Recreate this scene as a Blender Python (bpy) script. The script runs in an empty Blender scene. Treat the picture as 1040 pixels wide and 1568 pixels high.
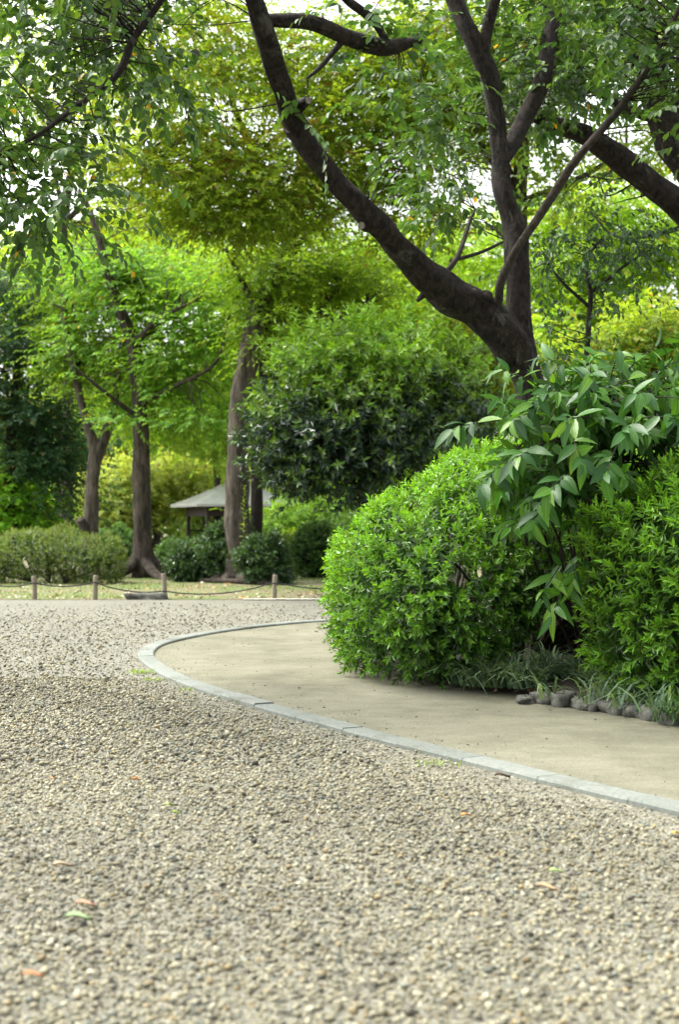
import bpy, math
import numpy as np
from mathutils import Matrix, Vector

# ------------------------------------------------------------------ camera, world, sun, exposure
F, H, HOR = 2178.0, 1.2, 800.0          # focal length in photo pixels, eye height, horizon row
scene = bpy.context.scene
col = scene.collection
cam_d = bpy.data.cameras.new('camera')
cam = bpy.data.objects.new('camera', cam_d)
col.objects.link(cam)
cam.location = (0, 0, H)
cam.rotation_euler = (math.radians(90), 0, 0)
cam_d.sensor_fit = 'VERTICAL'
cam_d.sensor_height = 36.0
cam_d.lens = F / 1568.0 * 36.0
cam_d.shift_y = 16.0 / 1568.0
cam_d.clip_start = 0.05
cam_d.clip_end = 2000
cam_d.dof.use_dof = True
cam_d.dof.focus_distance = 9.8
cam_d.dof.aperture_fstop = 2.8
scene.camera = cam

SUN_DIR = Vector((-0.50, 0.22, 0.84)).normalized()      # towards the sun
SUN_EL = math.asin(SUN_DIR.z)
SUN_AZ = math.atan2(SUN_DIR.x, SUN_DIR.y)
world = bpy.data.worlds.new('World')
scene.world = world
world.use_nodes = True
wn, wl = world.node_tree.nodes, world.node_tree.links
bg = wn['Background']
sky = wn.new('ShaderNodeTexSky')
sky.sky_type = 'NISHITA'
sky.sun_disc = False
sky.sun_elevation = SUN_EL
sky.sun_rotation = SUN_AZ
sky.air_density = 1.0
sky.dust_density = 6.0
sky.ozone_density = 1.0
hs = wn.new('ShaderNodeHueSaturation')                  # thin even overcast: the blue is washed out
hs.inputs['Saturation'].default_value = 0.22
wl.new(sky.outputs[0], hs.inputs['Color'])
wl.new(hs.outputs[0], bg.inputs['Color'])
bg.inputs['Strength'].default_value = 0.15
sun_d = bpy.data.lights.new('sun', 'SUN')
sun_d.energy = 1.1
sun_d.angle = math.radians(35)
sun_d.color = (1.0, 0.97, 0.88)
sun = bpy.data.objects.new('sun', sun_d)
col.objects.link(sun)
sun.rotation_euler = SUN_DIR.to_track_quat('Z', 'Y').to_euler()
vs = scene.view_settings
vs.view_transform = 'Standard'
vs.look = 'None'
vs.exposure = 2.05
vs.gamma = 1.0
vs.use_curve_mapping = False
scene.render.engine = 'CYCLES'
scene.cycles.max_bounces = 8
scene.cycles.diffuse_bounces = 4
scene.cycles.transmission_bounces = 5
scene.cycles.use_denoising = True

# ------------------------------------------------------------------ helpers
rng = np.random.default_rng(7)


def P(x, y, d):
    return np.array(((x - 520.0) * d / F, d, H + (HOR - y) * d / F))


def G(x, y):
    d = H * F / (y - HOR)
    return np.array(((x - 520.0) * d / F, d, 0.0))


def nz(v):
    return v / np.maximum(np.linalg.norm(v, axis=-1, keepdims=True), 1e-9)


def tag(o, label=None, cat=None, group=None, kind=None):
    if label: o['label'] = label
    if cat: o['category'] = cat
    if group: o['group'] = group
    if kind: o['kind'] = kind
    return o


def empty(name, loc, label, cat, group=None):
    o = bpy.data.objects.new(name, None)
    o.empty_display_size = 0.2
    o.location = tuple(loc)
    col.objects.link(o)
    return tag(o, label, cat, group)


def raw_mesh(name, V, T, mat, colr=None, smooth=False):
    V = np.ascontiguousarray(V, dtype=np.float32).reshape(-1, 3)
    T = np.ascontiguousarray(T, dtype=np.int32).reshape(-1, 3)
    me = bpy.data.meshes.new(name)
    me.vertices.add(len(V))
    me.vertices.foreach_set('co', V.ravel())
    me.loops.add(T.size)
    me.loops.foreach_set('vertex_index', T.ravel())
    me.polygons.add(len(T))
    me.polygons.foreach_set('loop_start', np.arange(0, T.size, 3, dtype=np.int32))
    me.polygons.foreach_set('use_smooth', np.full(len(T), smooth))
    if colr is not None:
        a = me.attributes.new('tint', 'FLOAT_COLOR', 'POINT')
        c = np.ones((len(V), 4), np.float32)
        c[:, :3] = colr
        a.data.foreach_set('color', c.ravel())
    me.update(calc_edges=True)
    me.materials.append(mat)
    return me


def mk(name, V, T, mat, parent=None, colr=None, smooth=False, origin=None):
    """link a mesh given in world coordinates as one object (a child of parent if given)"""
    V = np.asarray(V, dtype=float).reshape(-1, 3)
    off = np.zeros(3)
    if parent is not None:
        off = np.array(parent_base(parent))
    elif origin is not None:
        off = np.array(origin, float)
    o = bpy.data.objects.new(name, raw_mesh(name, V - off, T, mat, colr, smooth))
    col.objects.link(o)
    if parent is not None:
        o.parent = parent
    else:
        o.location = tuple(off)
    return o


def parent_base(p):
    b = Vector(p.location)
    while p.parent is not None:
        p = p.parent
        b = b + Vector(p.location)
    return b


class MB:
    def __init__(self):
        self.v, self.t, self.c, self.n = [], [], [], 0

    def add(self, V, T, c=None):
        V = np.asarray(V, float).reshape(-1, 3)
        self.v.append(V)
        self.t.append(np.asarray(T, int).reshape(-1, 3) + self.n)
        if c is not None:
            self.c.append(np.broadcast_to(np.asarray(c, float), V.shape))
        self.n += len(V)

    def build(self, name, mat, parent=None, smooth=False, origin=None):
        return mk(name, np.concatenate(self.v), np.concatenate(self.t), mat, parent,
                  np.concatenate(self.c) if self.c else None, smooth, origin)


def catmull(pts, n):
    pts = np.asarray(pts, float)
    if len(pts) == 2:
        return pts[0] + (pts[1] - pts[0]) * np.linspace(0, 1, n * 1 + 1)[:, None]
    p = np.vstack([2 * pts[0] - pts[1], pts, 2 * pts[-1] - pts[-2]])
    out = []
    t = np.linspace(0, 1, n, endpoint=False)[:, None]
    for i in range(1, len(p) - 2):
        a, b, c, d = p[i - 1], p[i], p[i + 1], p[i + 2]
        out.append(0.5 * (2 * b + (c - a) * t + (2 * a - 5 * b + 4 * c - d) * t ** 2 + (3 * b - a - 3 * c + d) * t ** 3))
    out.append(pts[-1:])
    return np.vstack(out)


def tube(pts, rad, sides=10, sub=6, rough=0.0, cap=True, r=None):
    """a tapered tube along a smooth curve; rough swells and dents it like bark"""
    q = np.hstack([np.asarray(pts, float), np.asarray(rad, float)[:, None]])
    q = catmull(q, sub)
    c, R = q[:, :3], np.maximum(q[:, 3], 0.0015)
    tan = nz(np.gradient(c, axis=0))
    up = np.array((0.31, 0.17, 0.93)) if abs(tan[0] @ np.array((0.31, 0.17, 0.93))) < 0.9 else np.array((1.0, 0, 0))
    u = nz(np.cross(tan[0], up))
    V = []
    a = np.linspace(0, 2 * math.pi, sides, endpoint=False)
    ph = (r or rng).uniform(0, 6.28, 6)
    s = 0.0
    for i in range(len(c)):
        u = nz(u - tan[i] * (u @ tan[i]))
        v = np.cross(tan[i], u)
        if i: s += np.linalg.norm(c[i] - c[i - 1])
        k = 1 + rough * (0.5 * np.sin(2 * a + ph[0] + s * 2.1) + 0.4 * np.sin(3 * a + ph[1] - s * 3.3)
                         + 0.35 * np.sin(s * 7 + ph[2]) + 0.35 * np.sin(5 * a + ph[3] + s * 9) + 0.25 * np.sin(s * 17 + ph[4] + a))
        V.append(c[i] + (R[i] * k)[:, None] * (np.cos(a)[:, None] * u + np.sin(a)[:, None] * v))
    n = len(c)
    V = np.vstack(V)
    i, j = np.meshgrid(np.arange(n - 1), np.arange(sides), indexing='ij')
    i, j = i.ravel(), j.ravel()
    j2 = (j + 1) % sides
    A, B, C, D = i * sides + j, i * sides + j2, (i + 1) * sides + j2, (i + 1) * sides + j
    T = np.vstack([np.c_[A, B, C], np.c_[A, C, D]])
    if cap:
        V = np.vstack([V, c[-1], c[0]])
        jj = np.arange(sides)
        e = (n - 1) * sides
        T = np.vstack([T, np.c_[e + jj, e + (jj + 1) % sides, np.full(sides, n * sides)],
                       np.c_[(jj + 1) % sides, jj, np.full(sides, n * sides + 1)]])
    return V, T


# ------------------------------------------------------------------ leaves
T2 = (np.array([(0, 0, 0), (.45, .5, .07), (1, 0, -.10), (.45, -.5, .07)]), np.array([(0, 2, 1), (0, 3, 2)]))
T4 = (np.array([(0, 0, 0), (.24, .45, .07), (.62, .44, .03), (1, 0, -.13), (.62, -.44, .03), (.24, -.45, .07)]),
      np.array([(0, 2, 1), (0, 3, 2), (0, 5, 4), (0, 4, 3)]))


def leaf_arrays(L, tmpl):
    """L: dict pos dir nrm len wid col -> V, T, C"""
    tv, tf = tmpl
    d = nz(L['dir'])
    s = nz(np.cross(L['nrm'], d))
    n = np.cross(d, s)
    V = (L['pos'][:, None, :] + d[:, None, :] * (tv[None, :, 0:1] * L['len'][:, None, None])
         + s[:, None, :] * (tv[None, :, 1:2] * L['wid'][:, None, None])
         + n[:, None, :] * (tv[None, :, 2:3] * L['len'][:, None, None]))
    k = len(tv)
    N = len(d)
    T = (tf[None] + (np.arange(N) * k)[:, None, None]).reshape(-1, 3)
    C = np.repeat(L['col'], k, axis=0)
    return V.reshape(-1, 3), T, C


def cat(*Ls):
    return {k: np.concatenate([l[k] for l in Ls]) for k in Ls[0]}


def pick(L, m):
    return {k: v[m] for k, v in L.items()}


def sprays(o, d, length, k, leaf, aspect, old, young, yf, mode='spiral', a0=75, a1=30, droop=0.15, grav=0.2,
           t0=0.15, jit=0.25, tip=0.75, val=0.18, odd=None, r=None):
    """twigs (origin o, direction d) that carry k leaves each; yf in 0..1 per twig picks its young or old colour"""
    r = r or rng
    N = len(o)
    d = nz(np.asarray(d, float))
    length = np.broadcast_to(length, (N,))
    t = np.linspace(t0, 1, k)[None, :, None]
    pos = o[:, None] + d[:, None] * (length[:, None, None] * t)
    pos = pos - np.array((0, 0, 1.0)) * (droop * length[:, None, None] * t ** 2)
    dt = nz(d[:, None] - np.array((0, 0, 1.0)) * (2 * droop * t))
    ref = np.where(np.abs(d[:, 2:3]) > 0.93, np.array([[1.0, 0, 0]]), np.array([[0, 0, 1.0]]))
    side = nz(np.cross(d, ref))[:, None] + 0 * dt
    up = np.cross(side, dt)
    if mode == 'spiral':
        ph = (np.arange(k) * 2.399)[None, :, None] + r.uniform(0, 6.28, (N, 1, 1)) + r.normal(0, .3, (N, k, 1))
    else:
        ph = np.where(np.arange(k) % 2 == 0, 0.0, math.pi)[None, :, None] + r.normal(0, .35, (N, k, 1))
    rad = side * np.cos(ph) + up * np.sin(ph)
    ang = np.radians(a0 + (a1 - a0) * t + r.normal(0, 10, (N, k, 1)))
    ld = dt * np.cos(ang) + rad * np.sin(ang) + r.normal(0, jit * .5, (N, k, 3))
    ld[..., 2] -= grav * r.uniform(.3, 1.7, (N, k))
    ld = nz(ld)
    nr = (dt * np.sin(ang) - rad * np.cos(ang)) if mode == 'spiral' else (up + 0 * ld)
    nr = nr + r.normal(0, jit, (N, k, 3))
    ln = leaf * (1 + (tip - 1) * t[..., 0]) * r.uniform(.75, 1.2, (N, k))
    w = ln * aspect * r.uniform(.85, 1.15, (N, k))
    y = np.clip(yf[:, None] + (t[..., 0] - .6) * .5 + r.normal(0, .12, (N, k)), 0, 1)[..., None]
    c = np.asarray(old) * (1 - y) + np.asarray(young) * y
    c = c * (1 + r.normal(0, val, (N, k, 1))) * (1 + r.normal(0, .06, (N, k, 3)))
    if odd is not None:
        m = r.random((N, k)) < odd[0]
        c[m] = np.asarray(odd[1]) * r.uniform(.6, 1.3, (m.sum(), 1))
    c = np.clip(c, .004, .8)
    return {'pos': pos.reshape(-1, 3), 'dir': ld.reshape(-1, 3), 'nrm': nr.reshape(-1, 3),
            'len': ln.ravel(), 'wid': w.ravel(), 'col': c.reshape(-1, 3)}


# ------------------------------------------------------------------ materials
def newmat(name):
    m = bpy.data.materials.new(name)
    m.use_nodes = True
    nt = m.node_tree
    return m, nt, nt.nodes['Principled BSDF'], nt.nodes['Material Output']


def N(nt, typ, **kw):
    n = nt.nodes.new(typ)
    for k, v in kw.items():
        if k in n.inputs.keys() if isinstance(k, str) else False:
            n.inputs[k].default_value = v
        else:
            setattr(n, k, v)
    return n


def ramp(nt, fac, stops):
    n = nt.nodes.new('ShaderNodeValToRGB')
    e = n.color_ramp.elements
    while len(e) < len(stops):
        e.new(0.5)
    for s, (p, c) in zip(e, stops):
        s.position = p
        s.color = tuple(c) + (1.0,)
    nt.links.new(fac, n.inputs[0])
    return n.outputs[0]


def mixc(nt, fac, a, b, mode='MIX'):
    n = nt.nodes.new('ShaderNodeMix')
    n.data_type = 'RGBA'
    n.blend_type = mode
    for sock, v in ((n.inputs['Factor'], fac), (n.inputs['A'], a), (n.inputs['B'], b)):
        pass
    ins = [s for s in n.inputs if s.enabled]
    for s, v in zip(ins, (fac, a, b)):
        if isinstance(v, (int, float)):
            s.default_value = v
        elif isinstance(v, tuple):
            s.default_value = v + (1.0,)
        else:
            nt.links.new(v, s)
    return [s for s in n.outputs if s.enabled][0]


def noise(nt, scale, detail=4, rough=0.6, vec=None, dist=0.0):
    n = nt.nodes.new('ShaderNodeTexNoise')
    n.inputs['Scale'].default_value = scale
    n.inputs['Detail'].default_value = detail
    n.inputs['Roughness'].default_value = rough
    n.inputs['Distortion'].default_value = dist
    if vec is not None:
        nt.links.new(vec, n.inputs['Vector'])
    return n


def coords(nt, scale=(1, 1, 1), what='Object'):
    tc = nt.nodes.new('ShaderNodeTexCoord')
    mp = nt.nodes.new('ShaderNodeMapping')
    mp.inputs['Scale'].default_value = scale
    nt.links.new(tc.outputs[what], mp.inputs['Vector'])
    return mp.outputs[0]


def bump(nt, b, height, strength=0.5, dist=0.02):
    n = nt.nodes.new('ShaderNodeBump')
    n.inputs['Strength'].default_value = strength
    n.inputs['Distance'].default_value = dist
    nt.links.new(height, n.inputs['Height'])
    nt.links.new(n.outputs[0], b.inputs['Normal'])


def leafmat(name, rough=0.5, spec=0.4, transl=0.35, two=None):
    """foliage: the leaf's own colour comes from its tint, or (two) from a random pick per leaf object"""
    m, nt, b, out = newmat(name)
    if two is None:
        a = nt.nodes.new('ShaderNodeAttribute')
        a.attribute_name = 'tint'
        c = a.outputs['Color']
    else:
        oi = nt.nodes.new('ShaderNodeObjectInfo')
        c = ramp(nt, oi.outputs['Random'], two)
        v = coords(nt, (3, 30, 1))
        nn = noise(nt, 6, 2, .5, v)
        tcn = nt.nodes.new('ShaderNodeTexCoord')          # pale midrib and side veins
        sp = nt.nodes.new('ShaderNodeSeparateXYZ')
        nt.links.new(tcn.outputs['Object'], sp.inputs[0])
        ab = N(nt, 'ShaderNodeMath', operation='ABSOLUTE')
        nt.links.new(sp.outputs[1], ab.inputs[0])
        rib = N(nt, 'ShaderNodeMath', operation='LESS_THAN')
        nt.links.new(ab.outputs[0], rib.inputs[0])
        rib.inputs[1].default_value = .009
        sk_ = N(nt, 'ShaderNodeMath', operation='MULTIPLY_ADD')
        nt.links.new(ab.outputs[0], sk_.inputs[0])
        sk_.inputs[1].default_value = -1.1
        nt.links.new(sp.outputs[0], sk_.inputs[2])
        sn = N(nt, 'ShaderNodeMath', operation='MULTIPLY')
        nt.links.new(sk_.outputs[0], sn.inputs[0])
        sn.inputs[1].default_value = 70.0
        ss = N(nt, 'ShaderNodeMath', operation='SINE')
        nt.links.new(sn.outputs[0], ss.inputs[0])
        vein = N(nt, 'ShaderNodeMath', operation='GREATER_THAN')
        nt.links.new(ss.outputs[0], vein.inputs[0])
        vein.inputs[1].default_value = .93
        vm = N(nt, 'ShaderNodeMath', operation='MULTIPLY_ADD', use_clamp=True)
        nt.links.new(vein.outputs[0], vm.inputs[0])
        vm.inputs[1].default_value = .35
        nt.links.new(rib.outputs[0], vm.inputs[2])
        c = mixc(nt, vm.outputs[0], c, mixc(nt, 1.0, c, (1.9, 1.6, 1.5), 'MULTIPLY'))
        c = mixc(nt, 0.35, c, ramp(nt, nn.outputs[0], [(0.3, (.55, .55, .55)), (.7, (1.1, 1.1, 1.1))]), 'MULTIPLY')
    nt.links.new(c, b.inputs['Base Color'])
    b.inputs['Roughness'].default_value = rough
    b.inputs['Specular IOR Level'].default_value = spec
    tr = nt.nodes.new('ShaderNodeBsdfTranslucent')
    tc = mixc(nt, 1.0, c, (1.25, 1.15, 0.45), 'MULTIPLY')
    nt.links.new(tc, tr.inputs['Color'])
    mx = nt.nodes.new('ShaderNodeMixShader')
    mx.inputs[0].default_value = transl
    nt.links.new(b.outputs[0], mx.inputs[1])
    nt.links.new(tr.outputs[0], mx.inputs[2])
    nt.links.new(mx.outputs[0], out.inputs['Surface'])
    return m


def barkmat(name, dark, light, zs=0.35, scale=14, lichen=None, bstr=0.7):
    m, nt, b, out = newmat(name)
    v = coords(nt, (1, 1, zs))
    n1 = noise(nt, scale, 8, .65, v, .6)
    c = ramp(nt, n1.outputs[0], [(.38, dark), (.64, light)])
    n2 = noise(nt, 2.2, 3, .6)
    if lichen:
        n3 = noise(nt, 9, 5, .7)
        c = mixc(nt, ramp(nt, n3.outputs[0], [(.58, (0, 0, 0)), (.66, (.8, .8, .8))]), c, lichen)
    c = mixc(nt, 0.6, c, ramp(nt, n2.outputs[0], [(.3, (.55, .55, .55)), (.7, (1.15, 1.12, 1.05))]), 'MULTIPLY')
    nt.links.new(c, b.inputs['Base Color'])
    b.inputs['Roughness'].default_value = .85
    b.inputs['Specular IOR Level'].default_value = .25
    n4 = noise(nt, scale * 3.5, 6, .7, coords(nt, (1, 1, zs * 1.6)))
    ad = nt.nodes.new('ShaderNodeMath')
    ad.operation = 'ADD'
    nt.links.new(n1.outputs[0], ad.inputs[0])
    nt.links.new(n4.outputs[0], ad.inputs[1])
    bump(nt, b, ad.outputs[0], min(1, bstr * 1.4), .07)
    return m


def plain(name, c, rough=.7, sc=20, amt=.25, bs=.2, spec=.3):
    m, nt, b, out = newmat(name)
    n1 = noise(nt, sc, 6, .65, coords(nt))
    lo = tuple(x * (1 - amt) for x in c)
    hi = tuple(min(1, x * (1 + amt)) for x in c)
    nt.links.new(ramp(nt, n1.outputs[0], [(.3, lo), (.7, hi)]), b.inputs['Base Color'])
    b.inputs['Roughness'].default_value = rough
    b.inputs['Specular IOR Level'].default_value = spec
    bump(nt, b, n1.outputs[0], bs, .01)
    return m


def attrmat(name, rough=.8, spec=.3):
    m, nt, b, out = newmat(name)
    a = nt.nodes.new('ShaderNodeAttribute')
    a.attribute_name = 'tint'
    n1 = noise(nt, 90, 4, .6, coords(nt))
    c = mixc(nt, .7, a.outputs['Color'], ramp(nt, n1.outputs[0], [(.3, (.7, .7, .7)), (.7, (1.15, 1.15, 1.15))]), 'MULTIPLY')
    nt.links.new(c, b.inputs['Base Color'])
    b.inputs['Roughness'].default_value = rough
    b.inputs['Specular IOR Level'].default_value = spec
    return m


def gravelmat():
    m, nt, b, out = newmat('gravel bed')
    v = coords(nt)
    vo = nt.nodes.new('ShaderNodeTexVoronoi')
    vo.inputs['Scale'].default_value = 60
    nt.links.new(v, vo.inputs['Vector'])
    sep = nt.nodes.new('ShaderNodeSeparateColor')
    nt.links.new(vo.outputs['Color'], sep.inputs[0])
    c = ramp(nt, sep.outputs[0], [(0, (.05, .049, .037)), (.2, (.084, .083, .062)), (.5, (.120, .118, .088)), (.8, (.152, .150, .114)), (1, (.20, .197, .157))])
    n2 = noise(nt, .9, 4, .6, v)
    c = mixc(nt, .8, c, ramp(nt, n2.outputs[0], [(.3, (.72, .70, .66)), (.7, (1.08, 1.06, 1.0))]), 'MULTIPLY')
    nt.links.new(c, b.inputs['Base Color'])
    b.inputs['Roughness'].default_value = .85
    inv = nt.nodes.new('ShaderNodeMath')
    inv.operation = 'SUBTRACT'
    inv.inputs[0].default_value = 1
    nt.links.new(vo.outputs['Distance'], inv.inputs[1])
    bump(nt, b, inv.outputs[0], .45, .015)
    return m


def sandmat():
    m, nt, b, out = newmat('packed sand')
    v = coords(nt)
    n1 = noise(nt, 55, 10, .9, v)
    n2 = noise(nt, .8, 6, .65, v, .4)
    n3 = noise(nt, 4, 8, .75, coords(nt, (.9, 1.2, 1)))
    c = ramp(nt, n2.outputs[0], [(.28, (.090, .088, .060)), (.5, (.140, .137, .096)), (.72, (.180, .176, .128))])
    c = mixc(nt, .8, c, ramp(nt, n3.outputs[0], [(.32, (.70, .69, .66)), (.68, (1.16, 1.16, 1.14))]), 'MULTIPLY')
    c = mixc(nt, .8, c, ramp(nt, n1.outputs[0], [(.36, (.45, .44, .41)), (.5, (1, 1, 1)), (.64, (1.45, 1.43, 1.38))]), 'MULTIPLY')
    nt.links.new(c, b.inputs['Base Color'])
    b.inputs['Roughness'].default_value = .9
    b.inputs['Specular IOR Level'].default_value = .2
    ad = nt.nodes.new('ShaderNodeMath')
    ad.operation = 'ADD'
    nt.links.new(n1.outputs[0], ad.inputs[0])
    nt.links.new(n3.outputs[0], ad.inputs[1])
    bump(nt, b, ad.outputs[0], .35, .01)
    return m


def groundmat(name, stops, sc=2.0, fine=60):
    m, nt, b, out = newmat(name)
    v = coords(nt)
    n1 = noise(nt, sc, 6, .65, v)
    n2 = noise(nt, fine, 4, .7, v)
    c = ramp(nt, n1.outputs[0], stops)
    c = mixc(nt, .8, c, ramp(nt, n2.outputs[0], [(.3, (.6, .58, .55)), (.7, (1.25, 1.22, 1.15))]), 'MULTIPLY')
    nt.links.new(c, b.inputs['Base Color'])
    b.inputs['Roughness'].default_value = .95
    bump(nt, b, n2.outputs[0], .6, .03)
    return m


def kerbmat():
    m, nt, b, out = newmat('kerb stone')
    v = coords(nt)
    oi = nt.nodes.new('ShaderNodeObjectInfo')
    c = ramp(nt, oi.outputs['Random'], [(0, (.120, .134, .116)), (.5, (.138, .153, .134)), (1, (.158, .173, .152))])
    n1 = noise(nt, 40, 8, .75, v)
    n2 = noise(nt, 3.2, 6, .7, v, .5)
    c = mixc(nt, .9, c, ramp(nt, n1.outputs[0], [(.32, (.62, .62, .60)), (.68, (1.25, 1.25, 1.22))]), 'MULTIPLY')
    c = mixc(nt, ramp(nt, n2.outputs[0], [(.52, (0, 0, 0)), (.72, (.75, .75, .75))]), c, (.055, .062, .036))
    nt.links.new(c, b.inputs['Base Color'])
    b.inputs['Roughness'].default_value = .88
    bump(nt, b, n1.outputs[0], .5, .01)
    return m


M = dict(
    hedge=leafmat('hedge leaf', .42, .45, .35),
    hedge_hi=leafmat('hedge leaf single', .42, .45, .35, [(0, (.05, .14, .012)), (.5, (.10, .26, .018)), (1, (.18, .39, .03))]),
    glossy=leafmat('glossy leaf', .30, .6, .28),
    laurel=leafmat('broad leaf inside', .45, .26, .42),
    soft=leafmat('soft leaf', .55, .3, .55),
    cherry=leafmat('cherry leaf', .45, .4, .42),
    cherry_hi=leafmat('cherry leaf single', .42, .4, .42, [(0, (.035, .085, .02)), (.55, (.06, .135, .03)), (.85, (.10, .19, .04)), (.982, (.12, .22, .03)), (.986, (.45, .28, .02)), (1, (.45, .28, .03))]),
    laurel_hi=leafmat('broad leaf', .40, .36, .38, [(0, (.02, .075, .014)), (.45, (.040, .130, .02)), (.8, (.07, .19, .024)), (1, (.14, .28, .03))]),
    grass=leafmat('grass blade', .5, .35, .35),
    cherry_bark=barkmat('cherry bark', (.008, .006, .0045), (.062, .047, .034), .6, 20, (.13, .127, .105)),
    young_bark=barkmat('young bark', (.045, .036, .028), (.11, .09, .07), .6, 22),
    brown_bark=barkmat('brown bark', (.034, .027, .021), (.122, .098, .076), .22, 12),
    grey_bark=barkmat('grey bark', (.045, .037, .030), (.18, .152, .122), .18, 10, (.15, .155, .12), 1.0),
    dark_bark=barkmat('dark bark', (.02, .017, .014), (.06, .05, .04), .4, 12),
    cut=plain('cut wood', (.16, .14, .115), .8, 30, .3),
    gravel=gravelmat(), sand=sandmat(),
    stones=attrmat('gravel stones'),
    kerb=kerbmat(),
    concrete=plain('pale concrete', (.5, .49, .45), .8, 20, .12, .2),
    rock=plain('edging rock', (.085, .085, .070), .9, 22, .6, 1.0),
    soil=groundmat('bed soil', [(.3, (.018, .014, .010)), (.55, (.038, .030, .020)), (.75, (.07, .055, .036))], 6, 70),
    earth=groundmat('woodland earth', [(.3, (.05, .045, .02)), (.5, (.10, .085, .045)), (.7, (.09, .12, .03))], 1.2, 30),
    lawn=groundmat('worn lawn', [(.30, (.08, .12, .03)), (.45, (.11, .14, .035)), (.55, (.15, .13, .07)), (.75, (.19, .16, .10))], .9, 40),
    post=plain('weathered post', (.20, .17, .125), .85, 30, .3, .4),
    rope=plain('dark rope', (.025, .025, .024), .8, 80, .3, .3),
    roof=plain('pale roof metal', (.56, .565, .535), .5, 6, .10, .1),
    timber=plain('dark timber', (.035, .026, .02), .7, 20, .3, .2),
    litter=attrmat('dry leaf', .8, .2),
)

# ------------------------------------------------------------------ ground, gravel, path, kerb
def sheet(name, poly, z, mat, n=None):
    """a flat polygon (fan about its middle works for these outlines)"""
    poly = np.asarray(poly, float)
    me = bpy.data.meshes.new(name)
    me.from_pydata([(x, y, z) for x, y in poly], [], [tuple(range(len(poly)))])
    me.materials.append(mat)
    o = bpy.data.objects.new(name, me)
    col.objects.link(o)
    return tag(o, kind='structure')


tag(sheet('ground', [(-600, -60), (600, -60), (600, 1200), (-600, 1200)], -0.03, M['earth']),
    'brown woodland earth under the trees beyond the rope fence')
tag(sheet('gravel_road', [(-30, -6), (30, -6), (30, 22.2), (-30, 22.2)], -0.007, M['gravel']),
    'wide road of loose grey and beige gravel')
tag(sheet('lawn', [(-26, 22.25), (24, 22.25), (24, 32.5), (8, 34), (-8, 35), (-26, 33.5)], -0.004, M['lawn']),
    'strip of worn grass behind the rope fence')
tag(sheet('far_edging', [(-1.5, 22.06), (18, 21.9), (18, 22.2), (-1.5, 22.2)], 0.012, M['concrete']),
    'pale concrete edge along the far side of the gravel')

KO = [(1560, 1374), (1300, 1312), (1040, 1248), (900, 1215), (800, 1190.5), (700, 1165.5), (600, 1140.5), (500, 1114), (400, 1087),
      (320, 1063), (262, 1042), (226, 1022), (210.5, 1004), (226, 989.5), (262, 979.5), (320, 968.5), (400, 958.5), (500, 950.5)]
ko = np.array([G(x, y)[:2] for x, y in KO])
ko = np.vstack([ko, [(1.6, 18.2), (4.5, 19.2), (9, 19.9)]])
kc = catmull(ko, 14)
seg = np.r_[0, np.cumsum(np.linalg.norm(np.diff(kc, axis=0), axis=1))]


def at_s(s):
    return np.array((np.interp(s, seg, kc[:, 0]), np.interp(s, seg, kc[:, 1])))


def nrm_s(s):
    t = at_s(min(s + .05, seg[-1])) - at_s(max(s - .05, 0))
    t /= np.linalg.norm(t)
    return np.array((t[1], -t[0]))            # to the inside of the bend


KW = 0.145
inner = np.array([at_s(s) + nrm_s(s) * (KW * .5) for s in np.linspace(0, seg[-1], 160)])
path_poly = np.vstack([inner, [(9, 4.0), (9, 1.0)]])
sand = sheet('path', path_poly, 0.0, M['sand'])
tag(sand, 'smooth tan path of packed sand curving behind the hedge')
kerb = bpy.data.objects.new('kerb', None)
col.objects.link(kerb)
tag(kerb, 'pale grey stone kerb curving between gravel and sand path', kind='structure')
s = 0.0
kr = np.random.default_rng(3)
while s < seg[-1] - .3:
    # shorter stones round the tight bend
    a, b = nrm_s(s), nrm_s(min(s + .6, seg[-1]))
    L = .60 if a @ b > .93 else .30
    e = min(s + L, seg[-1])
    n = 4
    rows = []
    dz = kr.normal(0, .0022)
    for q in np.linspace(s + .0025, e - .0025, n):
        p, m_ = at_s(q), nrm_s(q)
        prof = [(0, -.1), (0, .012), (.010, .022), (KW - .010, .022), (KW, .012), (KW, -.1)]
        rows.append([(p[0] + m_[0] * w, p[1] + m_[1] * w, z + dz) for w, z in prof])
    V = np.array(rows).reshape(-1, 3)
    T = []
    k = 6
    for i in range(n - 1):
        for j in range(k - 1):
            A = i * k + j
            T += [(A, A + k, A + k + 1), (A, A + k + 1, A + 1)]
    for j in range(1, k - 1):
        T += [(0, j, j + 1), ((n - 1) * k, (n - 1) * k + j + 1, (n - 1) * k + j)]
    mk('kerb_stone', V, T, M['kerb'], kerb)
    s = e


def inside(px, py, poly):
    r = np.zeros(len(px), bool)
    j = len(poly) - 1
    for i in range(len(poly)):
        xi, yi, xj, yj = poly[i][0], poly[i][1], poly[j][0], poly[j][1]
        c = ((yi > py) != (yj > py)) & (px < (xj - xi) * (py - yi) / (yj - yi + 1e-12) + xi)
        r ^= c
        j = i
    return r


outer_poly = np.vstack([kc[::2], kc[-1:], [(9, 4.0), (9, 1.0)]])

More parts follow.
